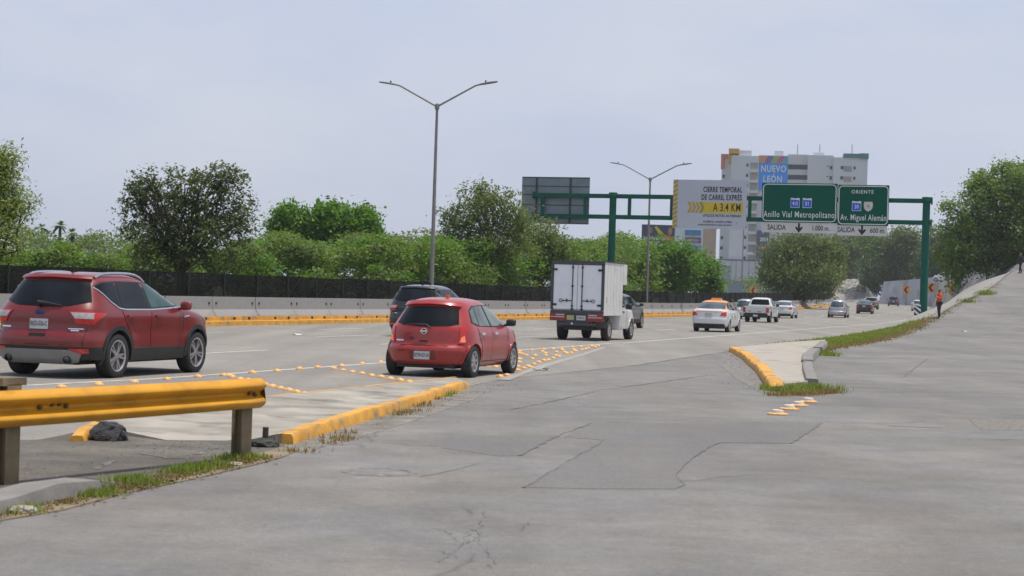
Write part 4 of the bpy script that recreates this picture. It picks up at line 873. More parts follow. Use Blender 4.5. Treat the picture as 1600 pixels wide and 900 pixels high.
def frame_ring(w, h, r, lw, y, mat, parent, name='border'):
    o, i = rrect(w, h, r), rrect(w-2*lw, h-2*lw, max(.01, r-lw)); n = len(o); g = MB()
    g.add([(p[0], y, p[1]) for p in o]+[(p[0], y, p[1]) for p in i]+[(p[0], y+.006, p[1]) for p in o], [(k, (k+1) % n, n+(k+1) % n, n+k) for k in range(n)]+[(k, (k+1) % n, 2*n+(k+1) % n, 2*n+k) for k in range(n)]); return g.build(name, mat, parent)
t, w, h = panel('road_closure_sign', 'large pale sign with black lettering about a lane closure and a yellow distance band', 'road sign', 1054, 281, 1166.5, 359, SIGNGR)
X = lambda f: (f-.5)*w
Z = lambda f: (.5-f)*h
yy = -.031
g = MB(); g.box((X(.032), yy+.002, 0), (w*.064, .006, h)); sp = g.build('edge_stripe', M('stripe_pale', (.50, .46, .27), .5), t)
g = MB()
for k in range(11):
    z = Z((k+.5)/11); q = h/11*.28; g.add([(X(.002), yy-.003, z-q-.09), (X(.062), yy-.003, z-q+.09), (X(.062), yy-.003, z+q+.09), (X(.002), yy-.003, z+q-.09)], [(0, 1, 2, 3)])
g.build('stripe_pattern', M('stripe_yellow', (.40, .29, .03), .5), sp)
g = MB(); g.prism([(X(.37), Z(.455)), (X(.95), Z(.455)), (X(.955), Z(.475)), (X(.955), Z(.655)), (X(.95), Z(.675)), (X(.37), Z(.675)), (X(.41), Z(.565))], yy-.004, yy+.004); g.build('distance_band', SIGNY, t)
g = MB()
for k in range(4):
    x = .20+.052*k; g.prism([(X(x), Z(.455)), (X(x+.035), Z(.455)), (X(x+.072), Z(.565)), (X(x+.035), Z(.675)), (X(x), Z(.675)), (X(x+.037), Z(.565))], yy-.004, yy+.004)
g.build('arrow_chevrons', M('chevron_ochre', (.50, .33, .035), .5), t)
text('CIERRE TEMPORAL', .52, INK, t, (X(.935), yy-.004, Z(.20)), align='RIGHT', sx=.57, bold=.013, spacing=1.12)
text('DE CARRIL EXPRÉS', .54, INK, t, (X(.935), yy-.004, Z(.36)), align='RIGHT', sx=.57, bold=.013, spacing=1.12)
text('A 3.4 KM', .78, INK, t, (X(.925), yy-.008, Z(.565)), align='RIGHT', sx=.60, bold=.012, spacing=1.08)
text('UTILICE RUTAS ALTERNAS', .24, INK, t, (X(.93), yy-.004, Z(.73)), align='RIGHT', sx=.80, bold=.006, spacing=1.2)
text('PACIENCIA, VALDRÁ LA PENA', .17, INK, t, (X(.81), yy-.004, Z(.855)), align='RIGHT', sx=.78, bold=.004, spacing=1.15)
text('ESTAMOS CONSTRUYENDO LA LÍNEA 6 DEL METRO', .13, INK, t, (X(.81), yy-.004, Z(.92)), align='RIGHT', sx=.72, bold=.002, spacing=1.1)
MB().lathe([(0, -.004), (.10, -.004), (.10, .0)], 6, 'Y', c=(X(.88), yy, Z(.88))).build('small_emblem', M('emblem_beige', (.52, .47, .40), .5), t)
def shield(parent, x, z, s, num, federal=False, fs=.62, sx=.75):
    if federal:
        pts = [(-.42, .5), (-.2, .46), (0, .5), (.2, .46), (.42, .5), (.5, .2), (.46, -.2), (.28, -.46), (0, -.6), (-.28, -.46), (-.46, -.2), (-.5, .2)]
        o = MB().prism([(x+a*s, z+b*s) for a, b in pts], -.040, -.030).build('route_shield', M('shield_cream', (.58, .56, .50), .5), parent)
        text(num, s*.42, M('shield_ink', (.12, .10, .10), .6), o, (x, -.044, z-.02*s), sx=.7, bold=.004); return
    o = MB().prism([(x-.5*s, z-.55*s), (x+.5*s, z-.55*s), (x+.5*s, z+.42*s), (x+.46*s, z+.55*s), (x, z+.48*s), (x-.46*s, z+.55*s), (x-.5*s, z+.42*s)], -.038, -.030).build('route_shield', WHITE, parent)
    MB().prism([(x-.46*s, z-.50*s), (x+.46*s, z-.50*s), (x+.46*s, z+.30*s), (x-.46*s, z+.36*s)], -.043, -.036).build('shield_field', BLUE, o)
    text(num, s*fs, WHITE, o, (x, -.047, z-.10*s), sx=sx, bold=.004, spacing=1.08)
def green_sign(label, x0, y0, x1, y1):
    t, w, h = panel('direction_sign', label, 'road sign', x0, y0, x1, y1, SGREEN); frame_ring(w*.975, h*.955, .28, .055, -.031, WHITE, t); return t, w, h
t, w, h = green_sign('wide green direction sign with two blue route shields and white lettering', 1192.5, 286, 1308, 349)
shield(t, (.445-.5)*w, .0*h, .62, '410', fs=.60, sx=.62); shield(t, (.605-.5)*w, .0*h, .62, '31')
text('Anillo Vial Metropolitano', .60, WHITE, t, (0, -.034, -.305*h), sx=.70, bold=.004, spacing=1.12)
t, w, h = green_sign('narrower green direction sign with one blue and one cream route shield, nearest the right post', 1311, 289, 1388.5, 353.5)
shield(t, (.37-.5)*w, -.02*h, .62, '30'); shield(t, (.60-.5)*w, -.02*h, .62, '54', True)
text('ORIENTE', .34, WHITE, t, (-.02*w, -.034, .325*h), sx=.95, bold=.003, spacing=1.2); text('Av. Miguel Alemán', .58, WHITE, t, (.01*w, -.034, -.31*h), sx=.64, bold=.004, spacing=1.10)
EXP = M('exit_panel_white', (.60, .60, .58), .5, var=.06, scale=.7, dirt=(.52, .51, .48), dscale=1.2)
for lab, x0, y0, x1, y1, d in (('long white exit plate with down arrow under the wide green sign', 1191.5, 347.2, 1307.5, 365.5, '1.000 m.'), ('shorter white exit plate with down arrow under the narrower green sign', 1309, 350.8, 1386.5, 369.5, '600 m.')):
    t, w, h = panel('exit_sign', lab, 'road sign', x0, y0, x1, y1, EXP, dy=-.26, th=.04); big = w > 4
    text('SALIDA', .50, INK, t, ((-.30 if big else -.32)*w, -.024, 0), sx=.78 if big else .72, bold=.006); text(d, .46, INK, t, ((.29 if big else .31)*w, -.024, -.02), sx=.78 if big else .82, bold=.006)
    x = 0; MB().prism([(x-.07, .32), (x+.07, .32), (x+.07, -.02), (x+.20, .10), (x+.27, .0), (x, -.34), (x-.27, .0), (x-.20, .10), (x-.07, -.02)], -.028, -.02).build('down_arrow', INK, t)
t, w, h = panel('reversed_sign', 'grey metal back of a large sign on the left end of the green gantry', 'road sign', 814.5, 275.5, 918, 350.5, ALU, dy=.30, th=.04)
mu, mr = M('upright_dark', (.03, .05, .055), .5), M('rail_dark', (.04, .05, .055), .5)
for f in (.22, .72): MB().box(((f-.5)*w, -.06, 0), (.12, .08, h*.99)).build('upright', mu, t)
for f in (.015, .20, .38, .60, .985): MB().box((0, -.035, (.5-f)*h), (w, .03, .06)).build('rail', mr, t)
# striped object marker at the foot of the gantry post
p = at(1433.5, 482, 118); t = thing('hazard_marker', 'black and white diagonally striped marker board at the foot of the green gantry post', 'road sign', (p.x, p.y, .42), GROT)
w, h = .42, 1.15; MB().box((0, 0, h/2), (w, .03, h)).build('board', WHITE, t); g = MB(); k = -.5
while k < 1.4:
    q = [(-w/2, k), (w/2, k-.34), (w/2, k-.34+.17), (-w/2, k+.17)]; q = [(x, min(h, max(0, z))) for x, z in q]
    if max(z for _, z in q)-min(z for _, z in q) > .02: g.prism(q, -.021, -.0155)
    k += .34
g.build('black_stripes', INK, t)
CHV = M('chevron_sign_orange', (.70, .27, .03), .5)
for lab, px, py, d, wd, a, hg in (('orange chevron sign on the grey wall, the leftmost of four beyond the green post', 1416, 453, 318, 1.15, -.2, 2.6), ('orange chevron sign on a thin pole just right of the green gantry post', 1455, 449.5, 285, 1.25, -.2, 3.2), ('larger orange chevron sign beside the curved concrete slope', 1489.5, 450, 225, 1.15, -.5, 1.6), ('orange chevron sign at the right end by the rocky slope', 1501.5, 449, 215, 1.0, -.75, 1.6),
        ('orange warning sign at the left edge of the dark round tree', 1177, 454, 330, 1.2, .3, 2.6), ('orange warning sign at the right edge of the dark round tree', 1297, 455, 335, 1.1, .2, 2.4)):
    p = at(px, py, d); t = thing('chevron_sign', lab, 'road sign', (p.x, p.y, p.z), a, 'chevron signs along the curve'); w = wd
    MB().box((0, 0, 0), (w, .04, w*1.15)).build('panel', CHV, t); MB().prism([(.3*w, .48*w), (-.02*w, .48*w), (-.34*w, 0), (-.02*w, -.48*w), (.3*w, -.48*w), (-.02*w, 0)], -.032, -.021).build('black_chevron', INK, t)
    MB().tube([(0, .05, -hg-w/2), (0, .05, .3)], .05, 8).build('pole', GALV, t)
# ------------------------------------------------------------------ road studs
sm = MB(); sm.lathe([(.115, .0), (.112, .012), (.10, .035), (.08, .055), (.05, .068), (.0, .072)], 18); sm.lathe([(.022, .0705), (.012, .077), (.0, .078)], 10, mi=1)  # small white cap is a painted glint on top of each orange dome
SMESH = sm.mesh('road_stud', [ORANGE, STUDW], smooth=60)
def studs(L, lab, grp, scale=.66):
    for px, py in L:
        p = gnd(px, py); o = inst('road_stud', SMESH, None, (p.x, p.y, .006), (0, 0, random.uniform(0, 6))); k = scale*random.uniform(.9, 1.08); o.scale = (k, k, k*random.uniform(.85, 1.1)); tag(o, lab, 'road stud', grp)
lerp = lambda a, b, n: [(a[0]+(b[0]-a[0])*i/(n-1), a[1]+(b[1]-a[1])*i/(n-1)) for i in range(n)]
studs([(96, 606), (154, 602), (210, 598), (261, 594), (309, 590), (357, 587), (394, 583.5), (433, 580.5), (468, 577.5), (497, 575.5), (534, 573), (566, 569.5), (595, 567)], 'orange dome stud in the row along the white edge line behind the guardrail', 'road studs along the edge line')
studs(lerp((521, 577), (655, 601.5), 10), 'orange dome stud in the diagonal row ending under the rear of the small red hatchback', 'road studs in the diagonal row by the hatchback')
studs(lerp((350, 587.5), (489, 619.5), 12), 'orange dome stud in the diagonal row ending beside the guardrail end', 'road studs in the diagonal row by the guardrail')
F = [(520, 215), (655, 203), (795, 193), (520, 238), (555, 248), (600, 265), (700, 268), (520, 303), (665, 300), (520, 343), (780, 218), (815, 238), (815, 261), (690, 364), (740, 344), (800, 325), (850, 315), (905, 294), (935, 266), (972, 274), (905, 188), (1000, 188), (1010, 203), (1035, 228), (1055, 241), (940, 228), (1120, 168), (1215, 163), (1140, 203), (1160, 215), (1110, 236), (1230, 196), (1270, 188), (1340, 158), (1415, 153), (500, 389), (500, 434), (575, 409), (620, 385), (650, 399), (300, 506), (380, 488), (150, 388), (250, 395), (1380, 166), (1300, 178)]
studs([(740+x/7.273, 520+y/7.273) for x, y in F], 'orange dome stud in the field of studs ahead of the small red hatchback', 'road studs in the gore field', .66)
sm = MB(); sm.lathe([(.15, .0), (.145, .015), (.10, .024), (.085, .025)], 20); sm.lathe([(.085, .025), (.08, .06), (.06, .068), (.045, .045), (.0, .035)], 20, mi=1)
DM = sm.mesh('road_stud', [ORANGE, STUDW], smooth=50)
for (px, py), l in zip(((1215, 648), (1233, 640), (1248, 634.5), (1263, 628.5)), ('nearest of four', 'second of four', 'third of four', 'farthest of four')):
    p = gnd(px, py); tag(inst('road_stud', DM, None, (p.x, p.y, .006), (0, 0, random.uniform(0, 3))), 'white topped yellow ring stud, the %s in front of the right island' % l, 'road stud', 'white topped studs by the right island')
# ------------------------------------------------------------------ guardrail
A = Vector(so2(6.0, -9.08)); B = Vector(so2(15.62, -7.17)); gl = (B-A).length; ang = math.atan2(B.y-A.y, B.x-A.x)
t = thing('guardrail', 'yellow corrugated steel guardrail on two weathered posts in the left foreground', 'guardrail', (A.x, A.y, 0), ang)
wp = [(.00, .735), (-.015, .742), (-.03, .735), (-.075, .70), (-.095, .675), (-.095, .655), (-.07, .63), (-.02, .60), (-.005, .585), (-.005, .565), (-.02, .55), (-.07, .52), (-.095, .495), (-.095, .475), (-.075, .45), (-.03, .42), (-.015, .412), (.0, .418)]
rows = []
for x in list(np.linspace(0, gl-.28, 30)) + list(np.linspace(gl-.26, gl, 6)):
    k = max(0, (x-(gl-.28))/.28); dz = -.004*math.sin(x*1.1); f_ = .93-.10*x/gl; rows.append([(x, d*(1-.25*k)+.0+.01*k*k, .735-(.735-z)*f_+dz) for d, z in wp] + [(x, d*(1-.25*k)+.012, .735-(.735-z)*f_+dz-.002) for d, z in wp[::-1]])
g = MB(); g.sweep(rows, close=True); rl = g.build('rail', RAILY, t, 50)
g = MB(); xs_ = [gl-.12, gl-.2, 6.86, 7.0, 7.16, 7.08]
for i, x in enumerate(xs_): g.lathe([(.0, -.022), (.018, -.02), (.022, .0)], 10, 'Y', c=(x, -.012, .595+.02*(i % 2)))
g.build('bolt', M('rusty_bolt', (.10, .055, .02), .7, var=.4, scale=20), rl, 50)
for x in (gl-.17, 6.62):
    g = MB(); z1 = .72 if x > 7 else .78; g.prism([(-.075, .02), (.075, .02), (.075, .03), (.006, .03), (.006, .13), (.075, .13), (.075, .14), (-.075, .14), (-.075, .13), (-.006, .13), (-.006, .03), (-.075, .03)], -.1, z1, 'Z')
    g.build('post', WEATHER, t, loc=(x, 0, 0))
MB().box((6.62, .12, .80), (.26, .20, .06)).build('post_cap', WEATHER, t)
# ------------------------------------------------------------------ far right: walls, slopes
WALL = M('retaining_wall_grey', (.40, .42, .46), .85, var=.10, scale=.25, dirt=(.26, .27, .29), dscale=.22)
STREAK, N_, L_, P_ = newmat('streaked_concrete'); nn = noise(N_, L_, .9, 5, stretch=(1, 1, .05)); rr_ = ramp(N_, L_, nn.outputs[0], [(.34, (.12, .12, .13)), (.5, (.23, .22, .20)), (.62, (.34, .32, .28))]); L_.new(rr_.outputs[0], P_.inputs['Base Color']); P_.inputs['Roughness'].default_value = .9
def wallmesh(name, label, cat, base, top, thick, mat):
    g = MB(); rows = []
    for (bx, by, bz), (tx, ty, tz) in zip(base, top): rows.append([(bx, by, bz), (tx, ty, tz), (tx+.1, ty+thick, tz), (bx+.1, by+thick+.2, bz)])
    g.sweep(rows, close=True); return tag(g.build(name, mat), label, cat)
a = lambda px, py, d: tuple(at(px, py, d))
wallmesh('retaining_wall', 'tall smooth grey retaining wall beyond the green gantry post', 'wall', [a(1374, 478, 372), a(1405, 478, 360), a(1440, 479, 345), a(1475, 480, 330)], [a(1382, 440, 372), a(1408, 438, 360), a(1440, 435.5, 345), a(1470, 432, 330)], 1.2, WALL)
wallmesh('concrete_embankment', 'streaked sloping concrete embankment between the trees, left of the grey wall', 'wall', [a(1283, 478, 380), a(1320, 478, 385), a(1362, 478, 380), a(1378, 478, 376)], [a(1300, 446, 400), a(1325, 436, 405), a(1344, 436, 402), a(1358, 452, 385)], 2.0, STREAK)
wallmesh('concrete_chute', 'curved pale concrete slope climbing towards the big tree on the right', 'wall', [a(1462, 484, 262), a(1474, 485, 240), a(1490, 482, 215), a(1506, 480, 196)], [a(1474, 446, 268), a(1484, 434, 262), a(1499, 430, 240), a(1514, 430, 222)], 3.0, STREAK)
ROCK = M('rocky_slope_grey', (.17, .17, .18), .95, var=.45, scale=.8, bump=1.0, dirt=(.07, .07, .075), dscale=.6)
g = MB(); rows = []
prof_ = [(1484, 490, 200, 1494, 440, 212), (1500, 488, 190, 1508, 420, 205), (1515, 484, 182, 1530, 410, 200), (1535, 478, 176, 1555, 406, 196), (1552, 466, 170, 1580, 406, 190), (1575, 440, 166, 1600, 408, 182), (1600, 434, 168, 1640, 405, 178)]
for b in prof_:
    r = []
    for k in range(9):
        q = k/8; p = Vector(a(*b[:3])).lerp(Vector(a(*b[3:])), q); r.append(p+Vector((random.uniform(-.3, .3), random.uniform(-.5, .5), random.uniform(-.15, .25)+.35*math.sin(q*PI))))
    p = r[-1]; r.append(p+Vector((5, 14, .5))); rows.append(r)
g.sweep(rows); o = struct(g.build('rocky_slope', ROCK, smooth=40))
HILL = M('hill_scrub', (.07, .085, .04), .95, var=.4, scale=.3)
g = MB(); rows = []
for px in (1300, 1350, 1400, 1440, 1475, 1520, 1580, 1650, 1760):
    d0 = {1300: 408, 1350: 410, 1400: 372, 1440: 352, 1475: 335}.get(px, 230); rows.append([a(px, 446 if px < 1500 else 440, d0+2), a(px, 440 if px < 1500 else 432, d0+25), a(px, 436 if px < 1500 else 428, d0+120), a(px, 446, d0+500)])
g.sweep(rows); struct(g.build('hillside', HILL))
tt = hatch('white car parked on the upper road above the curved concrete slope', 100, -20, WHT, False); q = at(1477, 440.5, 275); tt.location = q; tt.rotation_euler.z = ROT+1.1; tt['group'] = 'cars on the upper road'
# ------------------------------------------------------------------ buildings and hoardings
def facade(px, d): 
    P0 = at(px, 468, d); P0.z = 0; r = Vector((P0.y, -P0.x, 0)).normalized(); return P0, r, math.atan2(r.y, r.x)
P0, r0, rot0 = facade(1240, 545)
TW = M('tower_wall', (.60, .62, .66), .8, var=.05, scale=.06); TW2 = M('tower_wall_warm', (.62, .62, .62), .8, var=.05, scale=.06)
tow = thing('apartment_tower', 'tall pale apartment tower with orange, yellow and teal roof accents and a blue banner', 'building', (P0.x, P0.y, 0), rot0)
UV = lambda px, py: plane_uv(px, py, P0, r0)
def block(name, x0, x1, ytop, y0, depth, mat, zb=0, parent=tow):
    u0, z = UV(x0, ytop); u1, _ = UV(x1, ytop); return MB().box(((u0+u1)/2, y0+depth/2, (z+zb)/2), (u1-u0, depth, z-zb)).build(name, mat, parent)
block('wall', 1143, 1186, 243, 0, 16, TW); block('wall', 1127.5, 1138, 246, 4, 14, TW); block('wall', 1137.5, 1143.5, 243, 2, 14, TW2)
block('wall', 1185.5, 1231.5, 242, 1, 16, TW); block('wall', 1231, 1263, 240, 2.5, 14, TW2); block('wall', 1262.5, 1303, 242, .5, 16, TW); block('wall', 1302.5, 1356, 246, -.6, 16, TW)
def dec(name, x0, y0, x1, y1, yy0, dp, mat, parent=tow):
    a_, b_ = UV(x0, y0), UV(x1, y1); return MB().box(((a_[0]+b_[0])/2, yy0+dp/2, (a_[1]+b_[1])/2), (b_[0]-a_[0], dp, a_[1]-b_[1])).build(name, mat, parent)
OR = M('accent_orange', (.62, .16, .08), .7); YE = M('accent_yellow', (.62, .33, .04), .7); TE = M('accent_teal', (.06, .20, .22), .7)
dec('roof_accent', 1126, 239, 1137, 246, 3.6, 8, OR); dec('roof_accent', 1126, 246, 1131, 262, 3.6, 8, OR)
dec('roof_accent', 1139, 232, 1155, 240, -.4, 8, YE); dec('roof_accent', 1138, 240, 1143.4, 255, 1.4, 4, YE)
dec('roof_accent', 1318, 240, 1344, 247, -1, 12, TE); dec('roof_accent', 1343, 240, 1357, 248, -1.4, 14, TE); dec('roof_box', 1154, 234, 1174, 243, 2, 8, TW); dec('roof_box', 1210, 234, 1224, 241.5, 4, 8, TW); dec('roof_box', 1271, 237, 1288, 243, 3, 8, TW)
g = MB()
for k, x in enumerate((1246, 1281, 1332)):
    u, z = UV(x, 240); g.tube([(u, 6, z-1), (u, 6, z+3.2)], .12, 5)
g.build('mast', GALV, tow)
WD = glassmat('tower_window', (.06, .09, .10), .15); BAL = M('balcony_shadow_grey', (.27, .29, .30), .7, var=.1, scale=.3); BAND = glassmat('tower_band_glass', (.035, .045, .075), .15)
BEI = M('balcony_beige', (.36, .32, .29), .7)
for k in range(13):
    y = 255.5+16.1*k
    if y > 435: break
    sx_ = -k*16.1*.0315*1.0
    dec('window', 1166.2+sx_, y, 1169.6+sx_, y+5, -.06, .12, WD)
    dec('balcony', 1172.5+sx_, y-1.5, 1184.5+sx_, y+9.5, -.08, .12, BAL if k % 2 == 0 else BEI)
    dec('railing', 1171.5+sx_, y+9.5, 1185+sx_, y+14.2, -.7, .72, TW2)
    if k < 9:
        dec('band_window', 1231.6+sx_, y+.5, 1262.4+sx_, y+8.5, 2.4, .14, BAND)
        dec('window', 1296.5+sx_, y+3.5, 1300.5+sx_, y+9, .42, .12, WD); dec('window', 1292+sx_, y+3.2, 1295+sx_, y+4.8, .42, .12, WD)
        dec('window', 1313.5+sx_, y+4, 1318+sx_, y+9.2, -.68, .12, WD); dec('balcony', 1318.6+sx_, y+4.2, 1330.5+sx_, y+13, -.68, .12, BAL if k % 2 == 0 else BEI); dec('window', 1333.5+sx_, y+4.8, 1337+sx_, y+9.4, -.68, .12, WD)
        dec('vent_window', 1128+sx_, y+16, 1132+sx_, y+21, 3.92, .12, WD)
dec('plinth_band', 1120, 404.5, 1186, 407.5, -1.2, 3, M('plinth_dark', (.10, .105, .12), .7))
dec('annex', 1119, 407, 1190, 440, -2.5, 10, M('annex_white', (.50, .53, .58), .7, var=.1, scale=.2)); dec('annex_door', 1128, 415, 1141, 440, -2.62, .15, M('annex_grey', (.25, .27, .31), .7))
g = MB()
for x in (1143, 1151, 1160, 1171, 1181):
    u, z = UV(x, 408); g.box((u, -2.56, z-3), (.25, .15, 6.2))
g.build('annex_joint', M('annex_joint_grey', (.33, .35, .39), .7), tow)
# banner on the tower
c0, c1 = UV(1185, 243.2), UV(1230, 297); bw, bh = c1[0]-c0[0], c0[1]-c1[1]; bc = P0 + r0*((c0[0]+c1[0])/2) - Vector((-r0.y, r0.x, 0))*-.0
nrm0 = Vector((r0.y, -r0.x, 0)); bl = bc + nrm0*(-.72 if False else 1.0)*-.0
ban = thing('banner', 'blue banner with large white letters and a multicoloured top hung on the apartment tower', 'banner', (bc.x, bc.y, (c0[1]+c1[1])/2), rot0)
B1 = M('banner_blue', (.02, .27, .85), .6, var=.08, scale=.3)
MB().box((0, .6, 0), (bw, .25, bh)).build('cloth', B1, ban)
yb = .47; top = bh/2; sh = bh*.21; g = [MB() for _ in range(5)]
cols = [M('banner_orange', (.62, .25, .12), .6), M('banner_violet', (.16, .13, .40), .6), M('banner_green', (.30, .42, .12), .6), M('banner_pink', (.55, .12, .26), .6), M('banner_teal', (.10, .38, .42), .6)]
xs0 = [-.5, -.17, .03, .22, .40, .62]
for i in range(5):
    q = [(max(-.5, xs0[i]-.12)*bw, top-sh), (min(.5, xs0[i+1]-.12)*bw, top-sh), (min(.5, xs0[i+1])*bw, top), (xs0[i]*bw, top)]
    g[i].prism(q, yb-.02, yb+.01); g[i].build('colour_stripe', cols[i], ban)
text('NUEVO', 2.7, WHITE, ban, (.02*bw, yb-.02, top-bh*.385), sx=.76, bold=.05, ext=.02, spacing=1.12); text('LEÓN', 2.7, WHITE, ban, (0, yb-.02, top-bh*.69), sx=.76, bold=.05, ext=.02, spacing=1.12)
c0, c1 = UV(1183, 360), UV(1201, 404); b2 = thing('poster', 'dark blue poster low on the apartment tower beside the round tree', 'banner', tuple(P0 + r0*((c0[0]+c1[0])/2) + nrm0*1.2)[:2] + ((c0[1]+c1[1])/2,), rot0)
MB().box((0, 0, 0), (c1[0]-c0[0], .3, c0[1]-c1[1])).build('sheet', M('poster_navy', (.05, .07, .17), .6), b2); text('2024', 1.5, WHITE, b2, (.3, -.17, 1.4), sx=.8, bold=.05, ext=.02); MB().box((0, -.16, -1.0), (2.6, .04, .7)).build('orange_strip', M('poster_orange', (.6, .2, .05), .6), b2)
# beige block, goalkeeper hoarding, pylon
P1, r1, rot1 = facade(1110, 480)
bb = thing('beige_building', 'plain beige blank wall block between the sign pylon and the apartment tower', 'building', (P1.x, P1.y, 0), rot1)
UV1 = lambda px, py: plane_uv(px, py, P1, r1)
u0, z1 = UV1(1097, 356); u1, _ = UV1(1119.5, 356); MB().box(((u0+u1)/2, 5, z1/2), (u1-u0, 10, z1)).build('wall', M('beige_render', (.42, .33, .25), .85, var=.06, scale=.2), bb); MB().box(((u0+u1)/2, 5, z1+.15), (u1-u0+.3, 10.3, .3)).build('parapet', M('beige_parapet', (.40, .32, .26), .8), bb)
P2, r2, rot2 = facade(1028, 300); UV2 = lambda px, py: plane_uv(px, py, P2, r2)
a_, b_ = UV2(1003, 350.5), UV2(1053.5, 392); w, h = b_[0]-a_[0], a_[1]-b_[1]; c = P2+r2*((a_[0]+b_[0])/2)
t = thing('billboard', 'dark navy billboard with a cheering player in orange and yellow gloves above the trees', 'billboard', (c.x, c.y, (a_[1]+b_[1])/2), rot2)
MB().box((0, 0, 0), (w, .3, h)).build('panel', M('billboard_navy', (.045, .05, .10), .6), t); g = MB()
for x in (-.3, .3): g.tube([(x*w, .4, -h/2-6), (x*w, .4, h/2-.3)], .15, 8)
g.build('support', GALV, t)
E = lambda cx, cz, rx, rz_, n=14: [(cx+rx*math.cos(2*PI*i/n), cz+rz_*math.sin(2*PI*i/n)) for i in range(n)]
MB().prism([(.28*w, -.5*h), (.26*w, -.1*h), (.12*w, .06*h), (.20*w, .14*h), (.34*w, .04*h), (.42*w, .06*h), (.47*w, .0), (.48*w, -.5*h)], -.19, -.15).build('player_shirt', M('player_orange', (.60, .12, .05), .6), t)
MB().prism(E(.36*w, .26*h, .065*w, .15*h), -.20, -.15).build('player_head', M('player_skin', (.40, .20, .13), .6), t)
MB().prism([(.0*w, .18*h), (-.12*w, .40*h), (-.06*w, .46*h), (-.02*w, .40*h), (.06*w, .30*h), (.17*w, .15*h), (.10*w, .06*h)], -.20, -.15).build('player_glove', M('player_yellow', (.55, .48, .05), .6), t)
text('GANA TU BANDA', .62, WHITE, t, (-.12*w, -.16, -.04*h), sx=.72, bold=.02); text('CON GOL', .62, WHITE, t, (-.10*w, -.16, -.22*h), sx=.72, bold=.02)
MB().prism(E(-.22*w, .28*h, .05*w, .12*h), -.17, -.15).build('round_emblem', M('emblem_brown', (.30, .16, .14), .6), t)
P3, r3, rot3 = facade(1075, 330); UV3 = lambda px, py: plane_uv(px, py, P3, r3)
t = thing('sign_pylon', 'white pylon with three stacked blue and purple sign panels beside the beige block', 'billboard', (P3.x, P3.y, 0), rot3)
a_, b_ = UV3(1053.5, 356), UV3(1097, 420); MB().box(((a_[0]+b_[0])/2, .6, (a_[1]+b_[1])/2), (b_[0]-a_[0], 1.0, a_[1]-b_[1])).build('pylon_body', M('pylon_white', (.60, .66, .68), .6, var=.04), t)
for (y0, y1), cm, tx in zip(((359, 368), (370.5, 380), (382.5, 392)), (M('panel_light_blue', (.06, .22, .42), .5), M('panel_purple', (.17, .07, .20), .5), M('panel_blue', (.02, .14, .55), .5)), ('', 'planet fitness', '')):
    a_, b_ = UV3(1070.5, y0), UV3(1095, y1); s = MB().box(((a_[0]+b_[0])/2, .0, (a_[1]+b_[1])/2), (b_[0]-a_[0], .2, a_[1]-b_[1])).build('sign_face', cm, t)
    if tx: text(tx, .75, M('panel_lilac', (.5, .42, .5), .5), s, ((a_[0]+b_[0])/2, -.11, (a_[1]+b_[1])/2), sx=.56, bold=.015)
P4, r4, rot4 = facade(1150, 300); a_, b_ = plane_uv(1138, 441, P4, r4), plane_uv(1160, 462, P4, r4); c = P4+r4*((a_[0]+b_[0])/2)
t = thing('reversed_sign', 'small grey sign back on poles beyond the fence, below the apartment tower', 'road sign', (c.x, c.y, 0), rot4); MB().box((0, 0, (a_[1]+b_[1])/2), (b_[0]-a_[0], .08, a_[1]-b_[1])).build('panel', M('sign_back_blue_grey', (.24, .28, .34), .6), t)
g = MB(); [g.tube([(x, .1, 0), (x, .1, a_[1])], .07, 6) for x in (-.55, .55)]; g.build('pole', GALV, t)
P5 = at(1160, 420, 320); tt = thing('lamp_post', 'thin grey lamp post in front of the apartment tower', 'street lamp', (P5.x, P5.y, 0)); MB().tube([(0, 0, 0), (0, 0, 15.4)], [.13, .08], 8).build('pole', GALV, tt); MB().box((.5, 0, 15.4), (1.2, .1, .08)).build('arm', GALV, tt)
wallmesh('ramp_wall', 'pale ramp wall rising behind the fence left of the dark round tree', 'wall', [a(1166, 474, 350), a(1185, 474, 350), a(1205, 474, 350)], [a(1168, 463, 352), a(1186, 455, 352), a(1206, 446, 352)], 1.0, CSL)
# ------------------------------------------------------------------ trees and plants
def leaf_mesh(name, P, size, mat, up=.35, ratio=.5, droop=0.0):
    n = len(P); nr = rng.normal(size=(n, 3)); nr[:, 2] = np.abs(nr[:, 2])*(1+up)+up; nr /= np.linalg.norm(nr, axis=1)[:, None]
    t = rng.normal(size=(n, 3)); t[:, 2] -= droop*2; t -= nr*(t*nr).sum(1)[:, None]; t /= np.linalg.norm(t, axis=1)[:, None]; b = np.cross(nr, t)
    s = size*rng.uniform(.65, 1.35, n)[:, None]; w = s*ratio
    V = np.empty((n, 4, 3)); V[:, 0] = P-t*s*.5; V[:, 1] = P-b*w*.5+t*s*.05+nr*s*.06; V[:, 2] = P+t*s*.5; V[:, 3] = P+b*w*.5+t*s*.05+nr*s*.06
    me = bpy.data.meshes.new(name); me.vertices.add(n*4); me.vertices.foreach_set('co', V.reshape(-1)); me.loops.add(n*4); me.loops.foreach_set('vertex_index', np.arange(n*4))
    me.polygons.add(n); me.polygons.foreach_set('loop_start', np.arange(n)*4); me.materials.append(mat); me.update(); me.validate(); return me
